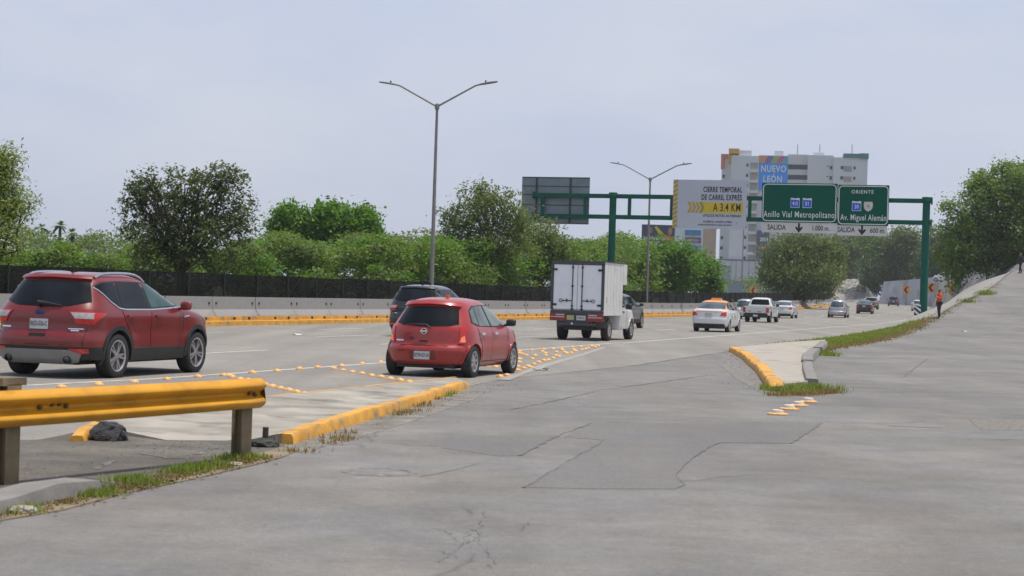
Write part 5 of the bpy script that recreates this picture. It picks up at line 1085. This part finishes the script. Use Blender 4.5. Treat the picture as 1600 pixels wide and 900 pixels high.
def lobe_points(lobes, nclump, per, rc, shell=.55, flat=.8):
    out = []; C = []
    vol = np.array([l[3]*l[4]*l[5] for l in lobes])**.75; vol = vol/vol.sum()
    for l, f in zip(lobes, vol):
        k = max(2, int(nclump*f)); d = rng.normal(size=(k, 3)); d /= np.linalg.norm(d, axis=1)[:, None]
        r = shell+(1.06-shell)*rng.uniform(0, 1, k)**.7; inner = rng.uniform(size=k) < .22; r[inner] *= rng.uniform(.2, .8, inner.sum()); outl = rng.uniform(size=k) < .13; r[outl] = rng.uniform(1.05, 1.28, outl.sum())
        c = np.array(l[:3])+d*r[:, None]*np.array(l[3:6]); C.append(c)
        for q in c:
            m = int(per*rng.uniform(.5, 1.5)); sc = rc*rng.uniform(.6, 1.3); out.append(q+rng.normal(size=(m, 3))*np.array([sc, sc, sc*flat]))
    return np.vstack(out), np.vstack(C)
def limb(g, a, b, r0, r1, wob=.12, n=6):
    a, b = Vector(a), Vector(b); L = (b-a).length; pts = []
    for i in range(n):
        q = i/(n-1); p = a.lerp(b, q); k = math.sin(q*PI)*wob*L; pts.append(p+Vector((random.uniform(-1, 1)*k*.5, random.uniform(-1, 1)*k*.5, random.uniform(-.3, .6)*k)))
    g.tube(pts, [r0+(r1-r0)*i/(n-1) for i in range(n)], 7); return pts
def tree(name, label, d, basepx, lobes_px, leaf, mat, nclump, per, rc, trunk=.2, zb=0.0, fork=.35, cat='tree', group=None, droop=0, shell=.55, up=.35, ratio=.5, bark=None, depthk=.9, twigs=26, flat=.8, yoff=None):
    px, py = basepx; b = at(px, py, d); base = Vector((b.x, b.y, zb)); k = d/FPX; lobes = []
    for i, l in enumerate(lobes_px):
        c = at(l[0], l[1], d); dy = (l[4] if len(l) > 4 else random.uniform(-.35, .35)*l[2]*k*2); rr = (l[2]*k+l[3]*k)/2*depthk
        lobes.append((c.x-base.x, c.y-base.y+dy, c.z-base.z, l[2]*k, rr, l[3]*k))
    t = thing(name, label, cat, base, 0, group); P, C = lobe_points(lobes, nclump, per, rc, shell, flat)
    inst('crown', leaf_mesh('crown', P, leaf, mat, up, ratio, droop), t)
    g = MB(); low = min(l[2]-l[5]*.5 for l in lobes); fz = max(.4, low*fork+.3) if low > 0 else .6; f = Vector((random.uniform(-.1, .1), 0, fz))
    limb(g, (0, 0, -.3), f, trunk*1.25, trunk, .05)
    for l in lobes:
        e = Vector(l[:3])+Vector((0, 0, l[5]*.35)); pts = limb(g, f-Vector((0, 0, .1)), e, trunk*.72, trunk*.12, .16, 7)
        near = sorted(C, key=lambda c: (Vector(c)-e).length)[:max(3, int(twigs/len(lobes)))]
        for c in near:
            q = random.choice(pts[2:]); limb(g, q, Vector(c), trunk*.2, trunk*.04, .12, 4)
    g.build('trunk', bark or BARK, t, 60); return t
DK = leafmat('dark_olive_leaves', [(.052, .080, .025), (.078, .108, .038), (.108, .137, .052), (.067, .098, .031)], .25)
OLV = leafmat('olive_leaves', [(.094, .135, .038), (.127, .178, .051), (.161, .203, .075), (.101, .152, .047)], .3)
BRT = leafmat('bright_green_leaves', [(.070, .160, .019), (.098, .209, .028), (.132, .265, .040), (.084, .181, .023)], .35)
FRS = leafmat('fresh_mesquite_leaves', [(.100, .180, .027), (.133, .227, .037), (.174, .254, .053), (.114, .200, .032), (.147, .187, .060)], .35)
YLW = leafmat('yellow_green_leaves', [(.152, .212, .041), (.198, .259, .055), (.243, .274, .076), (.136, .198, .038)], .35)
HZG = leafmat('far_green_leaves', [(.082, .145, .042), (.106, .179, .055), (.130, .203, .065)], .3)
tree('leafy_tree', 'tall yellow green tree cut by the left edge of the photo', 72, (-20, 470), [(-6, 300, 38, 50), (-16, 262, 36, 30), (8, 335, 32, 26), (-15, 385, 58, 45), (28, 322, 26, 9), (2, 243, 24, 14), (50, 320, 14, 4)], .17, YLW, 600, 22, .22, .14, droop=.5, ratio=.36, flat=1.2)
tree('oak_tree', 'big dark airy oak with a forked trunk behind the fence, left of the nearer lamp', 75, (283, 480), [(255, 400, 46, 24), (325, 402, 50, 24), (235, 330, 46, 44), (292, 305, 38, 44), (348, 312, 42, 52), (245, 372, 50, 30), (330, 372, 56, 32), (382, 350, 22, 30), (208, 312, 22, 28), (300, 345, 60, 42), (230, 290, 26, 28), (350, 275, 28, 20), (310, 272, 18, 16)], .155, DK, 1350, 14, .14, .15, fork=.75, twigs=110, shell=.45)
for i, (px, py, l) in enumerate(((455, 352, 'leftmost'), (512, 347, 'middle'), (563, 356, 'rightmost'))):
    tree('broadleaf_tree', 'bright green bushy tree above the thicket, %s of a row of three' % l, 116, (px, 470), [(px, py, 27, 28), (px-16, py+14, 22, 22), (px+15, py+15, 20, 24), (px+2, py-15, 17, 17), (px-4, py+40, 28, 20)], .30, BRT, 420, 18, .28, .16, group='broadleaf trees above the thicket')
tree('oak_tree', 'grey green oak right of the nearer lamp post with a tall thin top', 112, (770, 478), [(742, 335, 38, 42), (760, 306, 22, 20), (716, 372, 30, 34), (792, 338, 36, 38), (770, 382, 62, 28), (812, 360, 22, 34), (700, 345, 16, 22), (748, 292, 12, 10)], .20, OLV, 850, 16, .22, .13, fork=.8, twigs=50, shell=.4)
tree('oak_tree', 'lower grey green oak beside the box truck, its crown under the sign back', 124, (845, 478), [(845, 378, 40, 34), (822, 395, 28, 28), (870, 398, 22, 30), (850, 420, 38, 22)], .22, OLV, 480, 17, .3, .13, fork=.7, twigs=36, shell=.4)
def bush(label, d, lobes, leaf, mat, n, per, rc, group, name='bush', **k): return tree(name, label, d, (lobes[0][0], 478), lobes, leaf, mat, n, per, rc, .09, fork=.3, group=group, **k)
bush('rounded bright green tree just right of the left gantry post', 168, [(990, 402, 34, 24), (1000, 425, 38, 24), (965, 412, 24, 26), (985, 445, 45, 20)], .36, FRS, 520, 18, .42, 'green trees behind the far fence', 'rounded_tree')
bush('wide bright green tree below the navy billboard', 172, [(1040, 396, 32, 20), (1030, 420, 36, 24), (1062, 408, 28, 24), (1045, 442, 42, 22)], .36, BRT, 520, 18, .42, 'green trees behind the far fence', 'rounded_tree')
bush('sloping bright green tree below the beige block', 176, [(1088, 412, 26, 20), (1100, 430, 24, 24), (1075, 430, 30, 28), (1108, 445, 18, 16)], .36, BRT, 460, 18, .42, 'green trees behind the far fence', 'rounded_tree')
tree('willow_tree', 'large dark round willow standing in front of the apartment tower', 235, (1252, 474), [(1252, 395, 48, 32), (1222, 412, 36, 34), (1285, 412, 34, 34), (1250, 432, 56, 28), (1228, 446, 30, 18), (1278, 446, 28, 18), (1200, 425, 14, 22), (1305, 400, 12, 20)], .45, OLV, 1300, 20, .55, .4, zb=.3, droop=.3, ratio=.38, flat=1.1)
for i, (lab, d, lo) in enumerate((('dark tree right of the round willow, above the streaked embankment', 420, [(1328, 385, 28, 26), (1332, 402, 26, 26), (1318, 425, 22, 24), (1345, 385, 22, 20)]), ('dense dark tree hanging over the left end of the grey wall', 392, [(1368, 380, 24, 20), (1366, 418, 24, 26), (1372, 395, 22, 18), (1362, 442, 16, 20), (1384, 425, 16, 20)]), ('broad green tree above the grey wall, left of the green post', 388, [(1408, 376, 24, 20), (1405, 398, 26, 24), (1425, 432, 20, 12), (1420, 418, 22, 20), (1395, 420, 18, 18), (1428, 390, 16, 18)]), ('green tree above the grey wall, right of the green post', 372, [(1455, 372, 18, 20), (1452, 402, 22, 22), (1470, 432, 22, 10), (1466, 415, 20, 22), (1445, 422, 18, 14), (1478, 390, 20, 26), (1490, 425, 16, 20), (1498, 402, 18, 24)]))):
    tree('dark_tree', lab, d, (lo[0][0], 460), lo, .68, HZG if i % 2 else OLV, 560, 17, .75, .3, zb=4.0, group='trees above the retaining wall')
tree('shade_tree', 'huge bright green spreading tree at the top of the ramp on the right', 182, (1585, 430), [(1560, 305, 52, 34), (1622, 295, 60, 40), (1512, 345, 34, 36), (1500, 392, 30, 34), (1560, 352, 56, 40), (1622, 350, 60, 46), (1484, 330, 14, 16), (1600, 272, 36, 18), (1540, 395, 46, 22), (1600, 392, 50, 18), (1478, 365, 10, 18), (1530, 290, 24, 18), (1498, 420, 14, 22), (1532, 278, 16, 12), (1565, 264, 18, 10), (1490, 430, 16, 20), (1474, 402, 14, 18), (1535, 416, 26, 12), (1585, 414, 30, 10), (1565, 410, 46, 14), (1525, 408, 28, 16), (1610, 412, 40, 12)], .32, FRS, 2500, 20, .36, .42, zb=6.5, fork=.3, twigs=90)
tree('small_tree', 'dark leaning shrub against the rocky slope under the huge tree', 205, (1500, 450), [(1510, 418, 14, 16), (1498, 415, 12, 22), (1492, 395, 14, 18), (1505, 435, 9, 14)], .30, OLV, 130, 16, .35, .14, zb=3)
for i, (px, py, dd, sz, l) in enumerate(((66, 356, 205, 15, 'leftmost palm of the far group, rising from the thicket on the left'), (94, 353, 195, 16, 'tallest palm of the far group, second from the left'), (113, 364, 190, 15, 'leaning full palm of the far group, third from the left'), (126, 372, 215, 10, 'smallest palm of the far group, rightmost'))):
    p = at(px, py, dd); t = thing('palm_tree', l, 'palm', (p.x, p.y, 0), 0, 'far palms on the left'); H = p.z
    MB().tube([(.2, 0, 0), (.05, 0, H*.5), (0, 0, H)], [.22, .17, .16], 8).build('trunk', BARK, t, 60); g = MB(); r = sz*dd/FPX
    for k in range(34):
        az_, el_ = random.uniform(0, 2*PI), random.uniform(-.5, 1.3); d_ = Vector((math.cos(az_)*math.cos(el_), math.sin(az_)*math.cos(el_), math.sin(el_))); s_ = Vector((-math.sin(az_), math.cos(az_), 0)); pv = None
        for j in range(5):
            q = (j+1)/5; c = Vector((0, 0, H))+d_*r*q+Vector((0, 0, -.45*r*q*q)); w_ = .13*r*math.sin(q*PI*.85+.25)
            cur = (c-s_*w_, c+s_*w_)
            if pv: g.add([pv[0], pv[1], cur[1], cur[0]], [(0, 1, 2, 3)])
            pv = cur
    g.build('crown', HZG, t)
# continuous thicket behind the fence
def thicket(name, label, bands, leaf, mats, per, rc):
    for j, mat in enumerate(mats):
        P = []
        for (x0, x1, ytop, ybot, d, n) in bands:
            for _ in range(n//len(mats)):
                px = random.uniform(x0, x1); tp = ytop+9*math.sin(px*.045+d)+6*math.sin(px*.11+1.3*d); hw = random.uniform(12, 30); py = random.uniform(tp+hw*.4, ybot)
                if random.random() < .45: py = tp+hw*.4+random.uniform(0, 12)
                dd = max(d, 31.6/(.292-.956*(px-800)/FPX)+3)+random.uniform(0, 16)+(ybot-py)*.05; c = np.array(at(px, py, dd)); r = hw*dd/FPX; m = int(per*random.uniform(.6, 1.4)*(hw/20)**1.5)
                v = rng.normal(size=(m, 3)); v /= np.linalg.norm(v, axis=1)[:, None]; P.append(c+v*(r*rng.uniform(.55, 1.1, m)[:, None])*np.array([1.15, 1, .62]))
        P = np.vstack(P); P = P[P[:, 2] > -.2]; yield leaf_mesh(name, P, leaf, mat, .5, .5)
for me, nm, lb in zip(thicket('thicket', '', [(-60, 420, 392, 462, 82, 330), (380, 700, 374, 464, 92, 330), (640, 960, 380, 468, 104, 300), (690, 800, 410, 470, 104, 90), (880, 985, 376, 466, 125, 100)], .22, [FRS, BRT, OLV], 150, .3), ('thicket', 'thicket.001', 'thicket.002'), ('continuous fresh green mesquite thicket behind the black fence', 'deeper green sprays in the thicket behind the black fence', 'duller olive shrubs in the thicket behind the black fence')):
    tag(inst(nm, me), lb, 'thicket', None, 'stuff')
for me, nm, lb in zip(thicket('far_thicket', '', [(30, 240, 366, 440, 185, 110), (560, 720, 366, 440, 170, 60), (890, 1000, 384, 440, 190, 50), (1120, 1230, 432, 468, 340, 60), (1290, 1330, 400, 470, 440, 20)], .42, [HZG, OLV], 55, .5), ('far_thicket', 'far_thicket.001'), ('hazy far woodland beyond the thicket', 'duller hazy far woodland beyond the thicket')):
    tag(inst(nm, me), lb, 'woodland', None, 'stuff')
# ------------------------------------------------------------------ grass
def grass(name, label, pts, n, h, spread, mats, w=.010):
    P = np.array([tuple(p) for p in pts]); B = []
    idx = rng.integers(0, len(P), n); base = P[idx]+rng.normal(size=(n, 3))*np.array([spread, spread, 0]); hh = h*rng.uniform(.4, 1.25, n); az = rng.uniform(0, 2*PI, n); ln = rng.uniform(.1, .7, n)*hh
    ww = w*rng.uniform(.7, 1.4, n); sx, sy = -np.sin(az)*ww, np.cos(az)*ww; V = np.empty((n, 3, 3))
    V[:, 0] = base-np.c_[sx, sy, np.zeros(n)]; V[:, 1] = base+np.c_[sx, sy, np.zeros(n)]; V[:, 2] = base+np.c_[np.cos(az)*ln, np.sin(az)*ln, hh]
    me = bpy.data.meshes.new(name); me.vertices.add(n*3); me.vertices.foreach_set('co', V.reshape(-1)); me.loops.add(n*3); me.loops.foreach_set('vertex_index', np.arange(n*3)); me.polygons.add(n); me.polygons.foreach_set('loop_start', np.arange(n)*3); me.materials.append(mats); me.update(); me.validate()
    return tag(inst(name, me), label, 'grass', None, 'stuff')
GR = leafmat('green_grass', [(.11, .18, .02), (.16, .25, .03), (.21, .28, .05), (.28, .24, .085)], .3)
DRYG = leafmat('dry_grass', [(.24, .17, .075), (.30, .22, .10), (.20, .13, .05), (.16, .15, .05)], .2)
def along(L, n, wob, z=.01): 
    out = []; pts = dens(pg(L), .05)
    for _ in range(n):
        p = random.choice(pts); out.append(Vector((p.x+random.gauss(0, wob), p.y+random.gauss(0, wob), z)))
    return out
edgeL = [(-40, 812), (100, 785), (200, 763), (250, 752), (300, 738), (345, 728), (405, 716)]
clL = [gnd(*p, .01) for p in ((135, 775), (150, 770), (195, 752), (225, 756), (280, 738), (310, 733), (335, 728), (375, 716), (390, 716), (20, 800), (28, 792), (215, 750), (300, 735), (365, 718))]
grass('grass', 'fresh green grass tufts along the road edge under the guardrail', clL, 2400, .06, .085, GR, .007); grass('dry_grass', 'dry straw coloured grass along the road edge under the guardrail', along(edgeL, 80, .05), 3000, .022, .08, DRYG, .009)
def vpts(s0, s1, n, f0, f1):
    out = []
    for _ in range(n):
        s = random.uniform(s0, s1); a_, b_ = -10.3, oL(s)+.2; o = a_+(b_-a_)*random.uniform(f0, f1); out.append(Vector((*so2(s, o), terr(s, o)+.01)))
    return out
grass('grass.001', 'green grass on the verge strip between the expressway and the side road', vpts(61, 110, 900, .12, .78), 16000, .11, .2, GR, .02)
grass('dry_grass.001', 'dry grass along the side road edge of the verge strip', vpts(60, 113, 500, .78, 1.0)+vpts(64, 110, 200, .3, .8)+vpts(110, 150, 120, .92, 1.02), 8000, .07, .2, DRYG, .02)
grass('grass.002', 'green tuft beside the grey kerb ends of the right island', [gnd(1272, 552), gnd(1282, 553), gnd(1290, 556), gnd(1266, 549)], 900, .14, .25, GR, .012)
grass('grass.003', 'green and straw grass at the near tip of the right island', along([(1214, 612), (1240, 608), (1300, 610)], 60, .12), 1700, .13, .10, GR, .009)
grass('dry_grass.002', 'straw coloured grass at the near tip of the right island', along([(1208, 619), (1250, 618), (1306, 613)], 60, .08), 1500, .07, .09, DRYG, .009)
grass('grass.004', 'small green tuft at the middle of the yellow kerb by the hatchback', along([(680, 622), (700, 615)], 20, .05), 260, .10, .06, GR, .008)
grass('dry_grass.003', 'dry weeds at the foot of the yellow kerb by the guardrail end', along([(462, 708), (484, 704), (700, 622)], 16, .05), 420, .06, .07, DRYG, .008)
grass('grass.005', 'green tuft high up on the ramp kerb', [Vector((*so2(q, oL(q)+.4), zR(q))) for q in (136, 137, 138, 126)], 500, .3, .3, GR, .03)
def flakes(name, label, pts, n, size, mat, spread):
    P = np.array([tuple(p) for p in pts]); P = P[rng.integers(0, len(P), n)]+rng.normal(size=(n, 3))*np.array([spread, spread, .002]); P[:, 2] = np.abs(P[:, 2])
    return tag(inst(name, leaf_mesh(name, P, size, mat, 3.0, .6)), label, 'leaf litter', None, 'stuff')
DEADL = leafmat('dead_leaves', [(.16, .10, .055), (.24, .16, .09), (.10, .07, .045), (.30, .23, .15)], .05)
GRAV = leafmat('gravel_chips', [(.12, .115, .11), (.20, .19, .18), (.26, .25, .235), (.09, .086, .08)], .0)
flakes('leaf_litter', 'brown dead leaves in the grass edge under the guardrail', along(edgeL, 60, .08), 900, .045, DEADL, .10)
flakes('gravel', 'grey gravel chips strewn over the dirt behind the guardrail', along([(20, 745), (150, 715), (300, 700), (370, 700)], 60, .35)+along([(150, 690), (260, 695), (400, 696)], 30, .2), 700, .022, GRAV, .25)
flakes('gravel.001', 'grey gravel chips along the foot of the yellow kerb by the hatchback', along([(460, 700), (560, 668), (660, 640), (750, 615), (790, 600)], 60, .12), 900, .026, GRAV, .18)
flakes('gravel.002', 'grey gravel chips on the shoulder left of the right island', along([(1150, 556), (1185, 585), (1205, 612)], 60, .3), 800, .04, GRAV, .35)
LIT = M('litter_white', (.66, .66, .65), .6)
for lab, px, py, d in (('scrap of white litter on the ramp edge near the upper right', 1537, 460, 137), ('scrap of white litter on the side road right of the man in orange', 1506, 511, 92), ('scrap of white litter on the verge by the striped marker', 1408, 505, 96), ('flat white scrap on the road ahead of the small red hatchback', 844, 579, 0), ('white scrap on the expressway between the dark red suv and the barrier', 467, 524, 0)):
    p = at(px, py, d) if d else gnd(px, py)
    if d: s_, o_ = to_so(p); p.z = terr(s_, o_)
    g = MB(); g.sweep([[(x*.16+random.uniform(-.03, .03), y*.09, .03+random.uniform(-.02, .03)) for x in (-1, -.3, .3, 1)] for y in (-1, 0, 1)]); tag(g.build('litter', LIT, loc=p), lab, 'litter')
# ------------------------------------------------------------------ people
def skin_body(name, joints, edges, mat, parent, root=0, sub=2):
    me = bpy.data.meshes.new(name); me.from_pydata([j[:3] for j in joints], edges, []); o = bpy.data.objects.new(name, me); COL.objects.link(o)
    md = o.modifiers.new('s', 'SKIN'); md.use_smooth_shade = True
    for i, j in enumerate(joints):
        v = me.skin_vertices[0].data[i]; r = j[3]; v.radius = (r, j[4] if len(j) > 4 else r); v.use_root = (i == root)
    sb = o.modifiers.new('u', 'SUBSURF'); sb.levels = sub; sb.render_levels = sub
    bpy.context.view_layer.update(); m2 = bpy.data.meshes.new_from_object(o.evaluated_get(bpy.context.evaluated_depsgraph_get())); COL.objects.unlink(o); bpy.data.objects.remove(o)
    m2.materials.clear(); m2.materials.append(mat); m2.polygons.foreach_set('use_smooth', [True]*len(m2.polygons)); p = inst(name, m2, parent); return p
SKIN = M('skin_brown', (.25, .13, .085), .6, var=.06); HAIR = M('hair_black', (.012, .010, .009), .6)
def person(label, loc, rz, top_mat, leg_mat, step=0.0, arm='down', group=None):
    """faces local -Y"""
    t = thing('person', label, 'person', loc, rz, group); s = step
    J = {'pel': (0, 0, .93, .125, .10), 'bel': (0, 0, 1.08, .135, .105), 'che': (0, .01, 1.28, .15, .11), 'nk0': (0, .015, 1.44, .075, .07), 'nk': (0, .01, 1.50, .055), 'hd0': (0, -.012, 1.565, .074, .085), 'hd1': (0, -.005, 1.64, .078, .092), 'hd2': (0, .0, 1.70, .055, .065), 'nose': (0, -.108, 1.60, .016)}
    for sg, n in ((1, 'l'), (-1, 'r')):
        q = s*sg; J.update({n+'hip': (sg*.09, 0, .88, .088), n+'kn': (sg*.10, -.02-q*.5, .49, .058), n+'an': (sg*.10, .02-q*.8 if q > 0 else .02-q, .09, .04), n+'toe': (sg*.12, -.15-q*.85, .04, .036), n+'sh': (sg*.18, .01, 1.40, .062), n+'ear': (sg*.082, .0, 1.61, .014)})
        if arm == 'phone' and n == 'l': J.update({n+'el': (sg*.26, -.05, 1.14, .043), n+'wr': (sg*.14, -.28, 1.24, .029), n+'pa': (sg*.11, -.34, 1.29, .03, .018)})
        else: J.update({n+'el': (sg*.27, .03, 1.13, .043), n+'wr': (sg*.27, -.03, .90, .029), n+'pa': (sg*.265, -.05, .81, .03, .018)})
        px_, py_, pz_ = J[n+'pa'][:3]; dn = -1 if J[n+'pa'][2] < 1 else 1
        for f in range(4): J[n+'f%d' % f] = (px_-sg*.0+(f-1.5)*.004, py_+(f-1.5)*.020, pz_+dn*(.085-.008*abs(f-1.2)), .009)
        J[n+'th'] = (px_-sg*.03, py_-.04, pz_+dn*.03, .010)
    K = list(J); ix = {k: i for i, k in enumerate(K)}
    E_ = [('pel', 'bel'), ('bel', 'che'), ('che', 'nk0'), ('nk0', 'nk'), ('nk', 'hd0'), ('hd0', 'hd1'), ('hd1', 'hd2'), ('hd0', 'nose')]
    for n in 'lr': E_ += [('pel', n+'hip'), (n+'hip', n+'kn'), (n+'kn', n+'an'), (n+'an', n+'toe'), ('che', n+'sh'), (n+'sh', n+'el'), (n+'el', n+'wr'), (n+'wr', n+'pa'), (n+'pa', n+'th'), ('hd1', n+'ear')] + [(n+'pa', n+'f%d' % f) for f in range(4)]
    skin_body('body', [J[k] for k in K], [(ix[a_], ix[b_]) for a_, b_ in E_], SKIN, t)
    def wear(name, keys, edges, grow, mat, over={}):
        jj = [tuple(over.get(k, J[k])[:3])+tuple(r+grow for r in over.get(k, J[k])[3:]) for k in keys]; ii = {k: i for i, k in enumerate(keys)}; return skin_body(name, jj, [(ii[a_], ii[b_]) for a_, b_ in edges], mat, t)
    lw = lambda k: tuple(Vector(J[k[0]+'el'][:3]).lerp(Vector(J[k[0]+'wr'][:3]), .9))+(.036,)
    wear('jacket', ['pel', 'bel', 'che', 'nk0', 'lsh', 'rsh', 'lel', 'rel', 'lwr', 'rwr'], [('pel', 'bel'), ('bel', 'che'), ('che', 'nk0'), ('che', 'lsh'), ('lsh', 'lel'), ('lel', 'lwr'), ('che', 'rsh'), ('rsh', 'rel'), ('rel', 'rwr')], .022, top_mat, {'lwr': lw('lwr'), 'rwr': lw('rwr'), 'nk0': (0, .015, 1.43, .06, .055), 'pel': (0, 0, .90, .14, .115)})
    wear('trousers', ['pel', 'lhip', 'rhip', 'lkn', 'rkn', 'lan', 'ran'], [('pel', 'lhip'), ('pel', 'rhip'), ('lhip', 'lkn'), ('rhip', 'rkn'), ('lkn', 'lan'), ('rkn', 'ran')], .017, leg_mat)
    h = skin_body('hair', [(0, .025, 1.60, .075, .075), (0, .022, 1.66, .082, .088), (0, .012, 1.715, .062, .072)], [(0, 1), (1, 2)], HAIR, t)
    for n in 'lr': skin_body('shoe', [tuple(J[n+'an'][:2])+(.05, .048), tuple(Vector(J[n+'an'][:3]).lerp(Vector(J[n+'toe'][:3]), .5).xy)+(.045, .046), tuple(J[n+'toe'][:2])+(.038, .04)], [(0, 1), (1, 2)], BLACK, t, sub=1)
    g = MB(); 
    for sg in (1, -1): g.lathe([(0, -.012), (.010, -.008), (.012, 0)], 8, 'Y', c=(sg*.03, -.088, 1.625))
    g.box((0, -.096, 1.548), (.045, .012, .010)); g.build('face', M('eye_mouth_dark', (.05, .025, .02), .5), t); return t
ORJ = M('orange_jacket', (.66, .085, .02), .8, var=.15, scale=6); NVT = M('dark_trousers', (.020, .020, .026), .85)
p = at(1467, 499.5, 105); s_, o_ = to_so(p); p.z = terr(s_, o_)+.01
t = person('man in an orange jacket and dark trousers standing on the edge of the side road', p, -1.35, ORJ, NVT, 0.04, 'phone')
MB().lathe([(0, .157), (.055, .157), (.06, .150)], 14, 'Y', c=(-.05, -.0, 1.27)).build('back_patch', M('patch_dark', (.05, .06, .06), .7), t)
p = at(1594, 427.5, 154); s_, o_ = to_so(p); p.z = terr(s_, o_)+.01
person('person in black clothes walking at the top of the ramp, at the right edge', p, -1.2, M('black_shirt', (.015, .015, .018), .85), NVT, .20)
p = at(1543, 424, 186); person('person in a black top sitting on the rocky slope under the huge tree', p+Vector((0, 0, -.9)), .4, M('black_top', (.014, .013, .015), .85), M('grey_jeans', (.06, .065, .08), .85), 0)
# ------------------------------------------------------------------ air
hz, N_, L_, P_ = newmat('haze_air'); N_.remove(P_); v = N_.new('ShaderNodeVolumePrincipled'); v.inputs['Color'].default_value = (.92, .95, 1, 1); v.inputs['Density'].default_value = .00022; v.inputs['Anisotropy'].default_value = .2
L_.new(v.outputs[0], N_['Material Output'].inputs['Volume'])
o = MB().box((0, 1845, 39), (6100, 4330, 80.4)).build('haze', hz); o['kind'] = 'stuff'
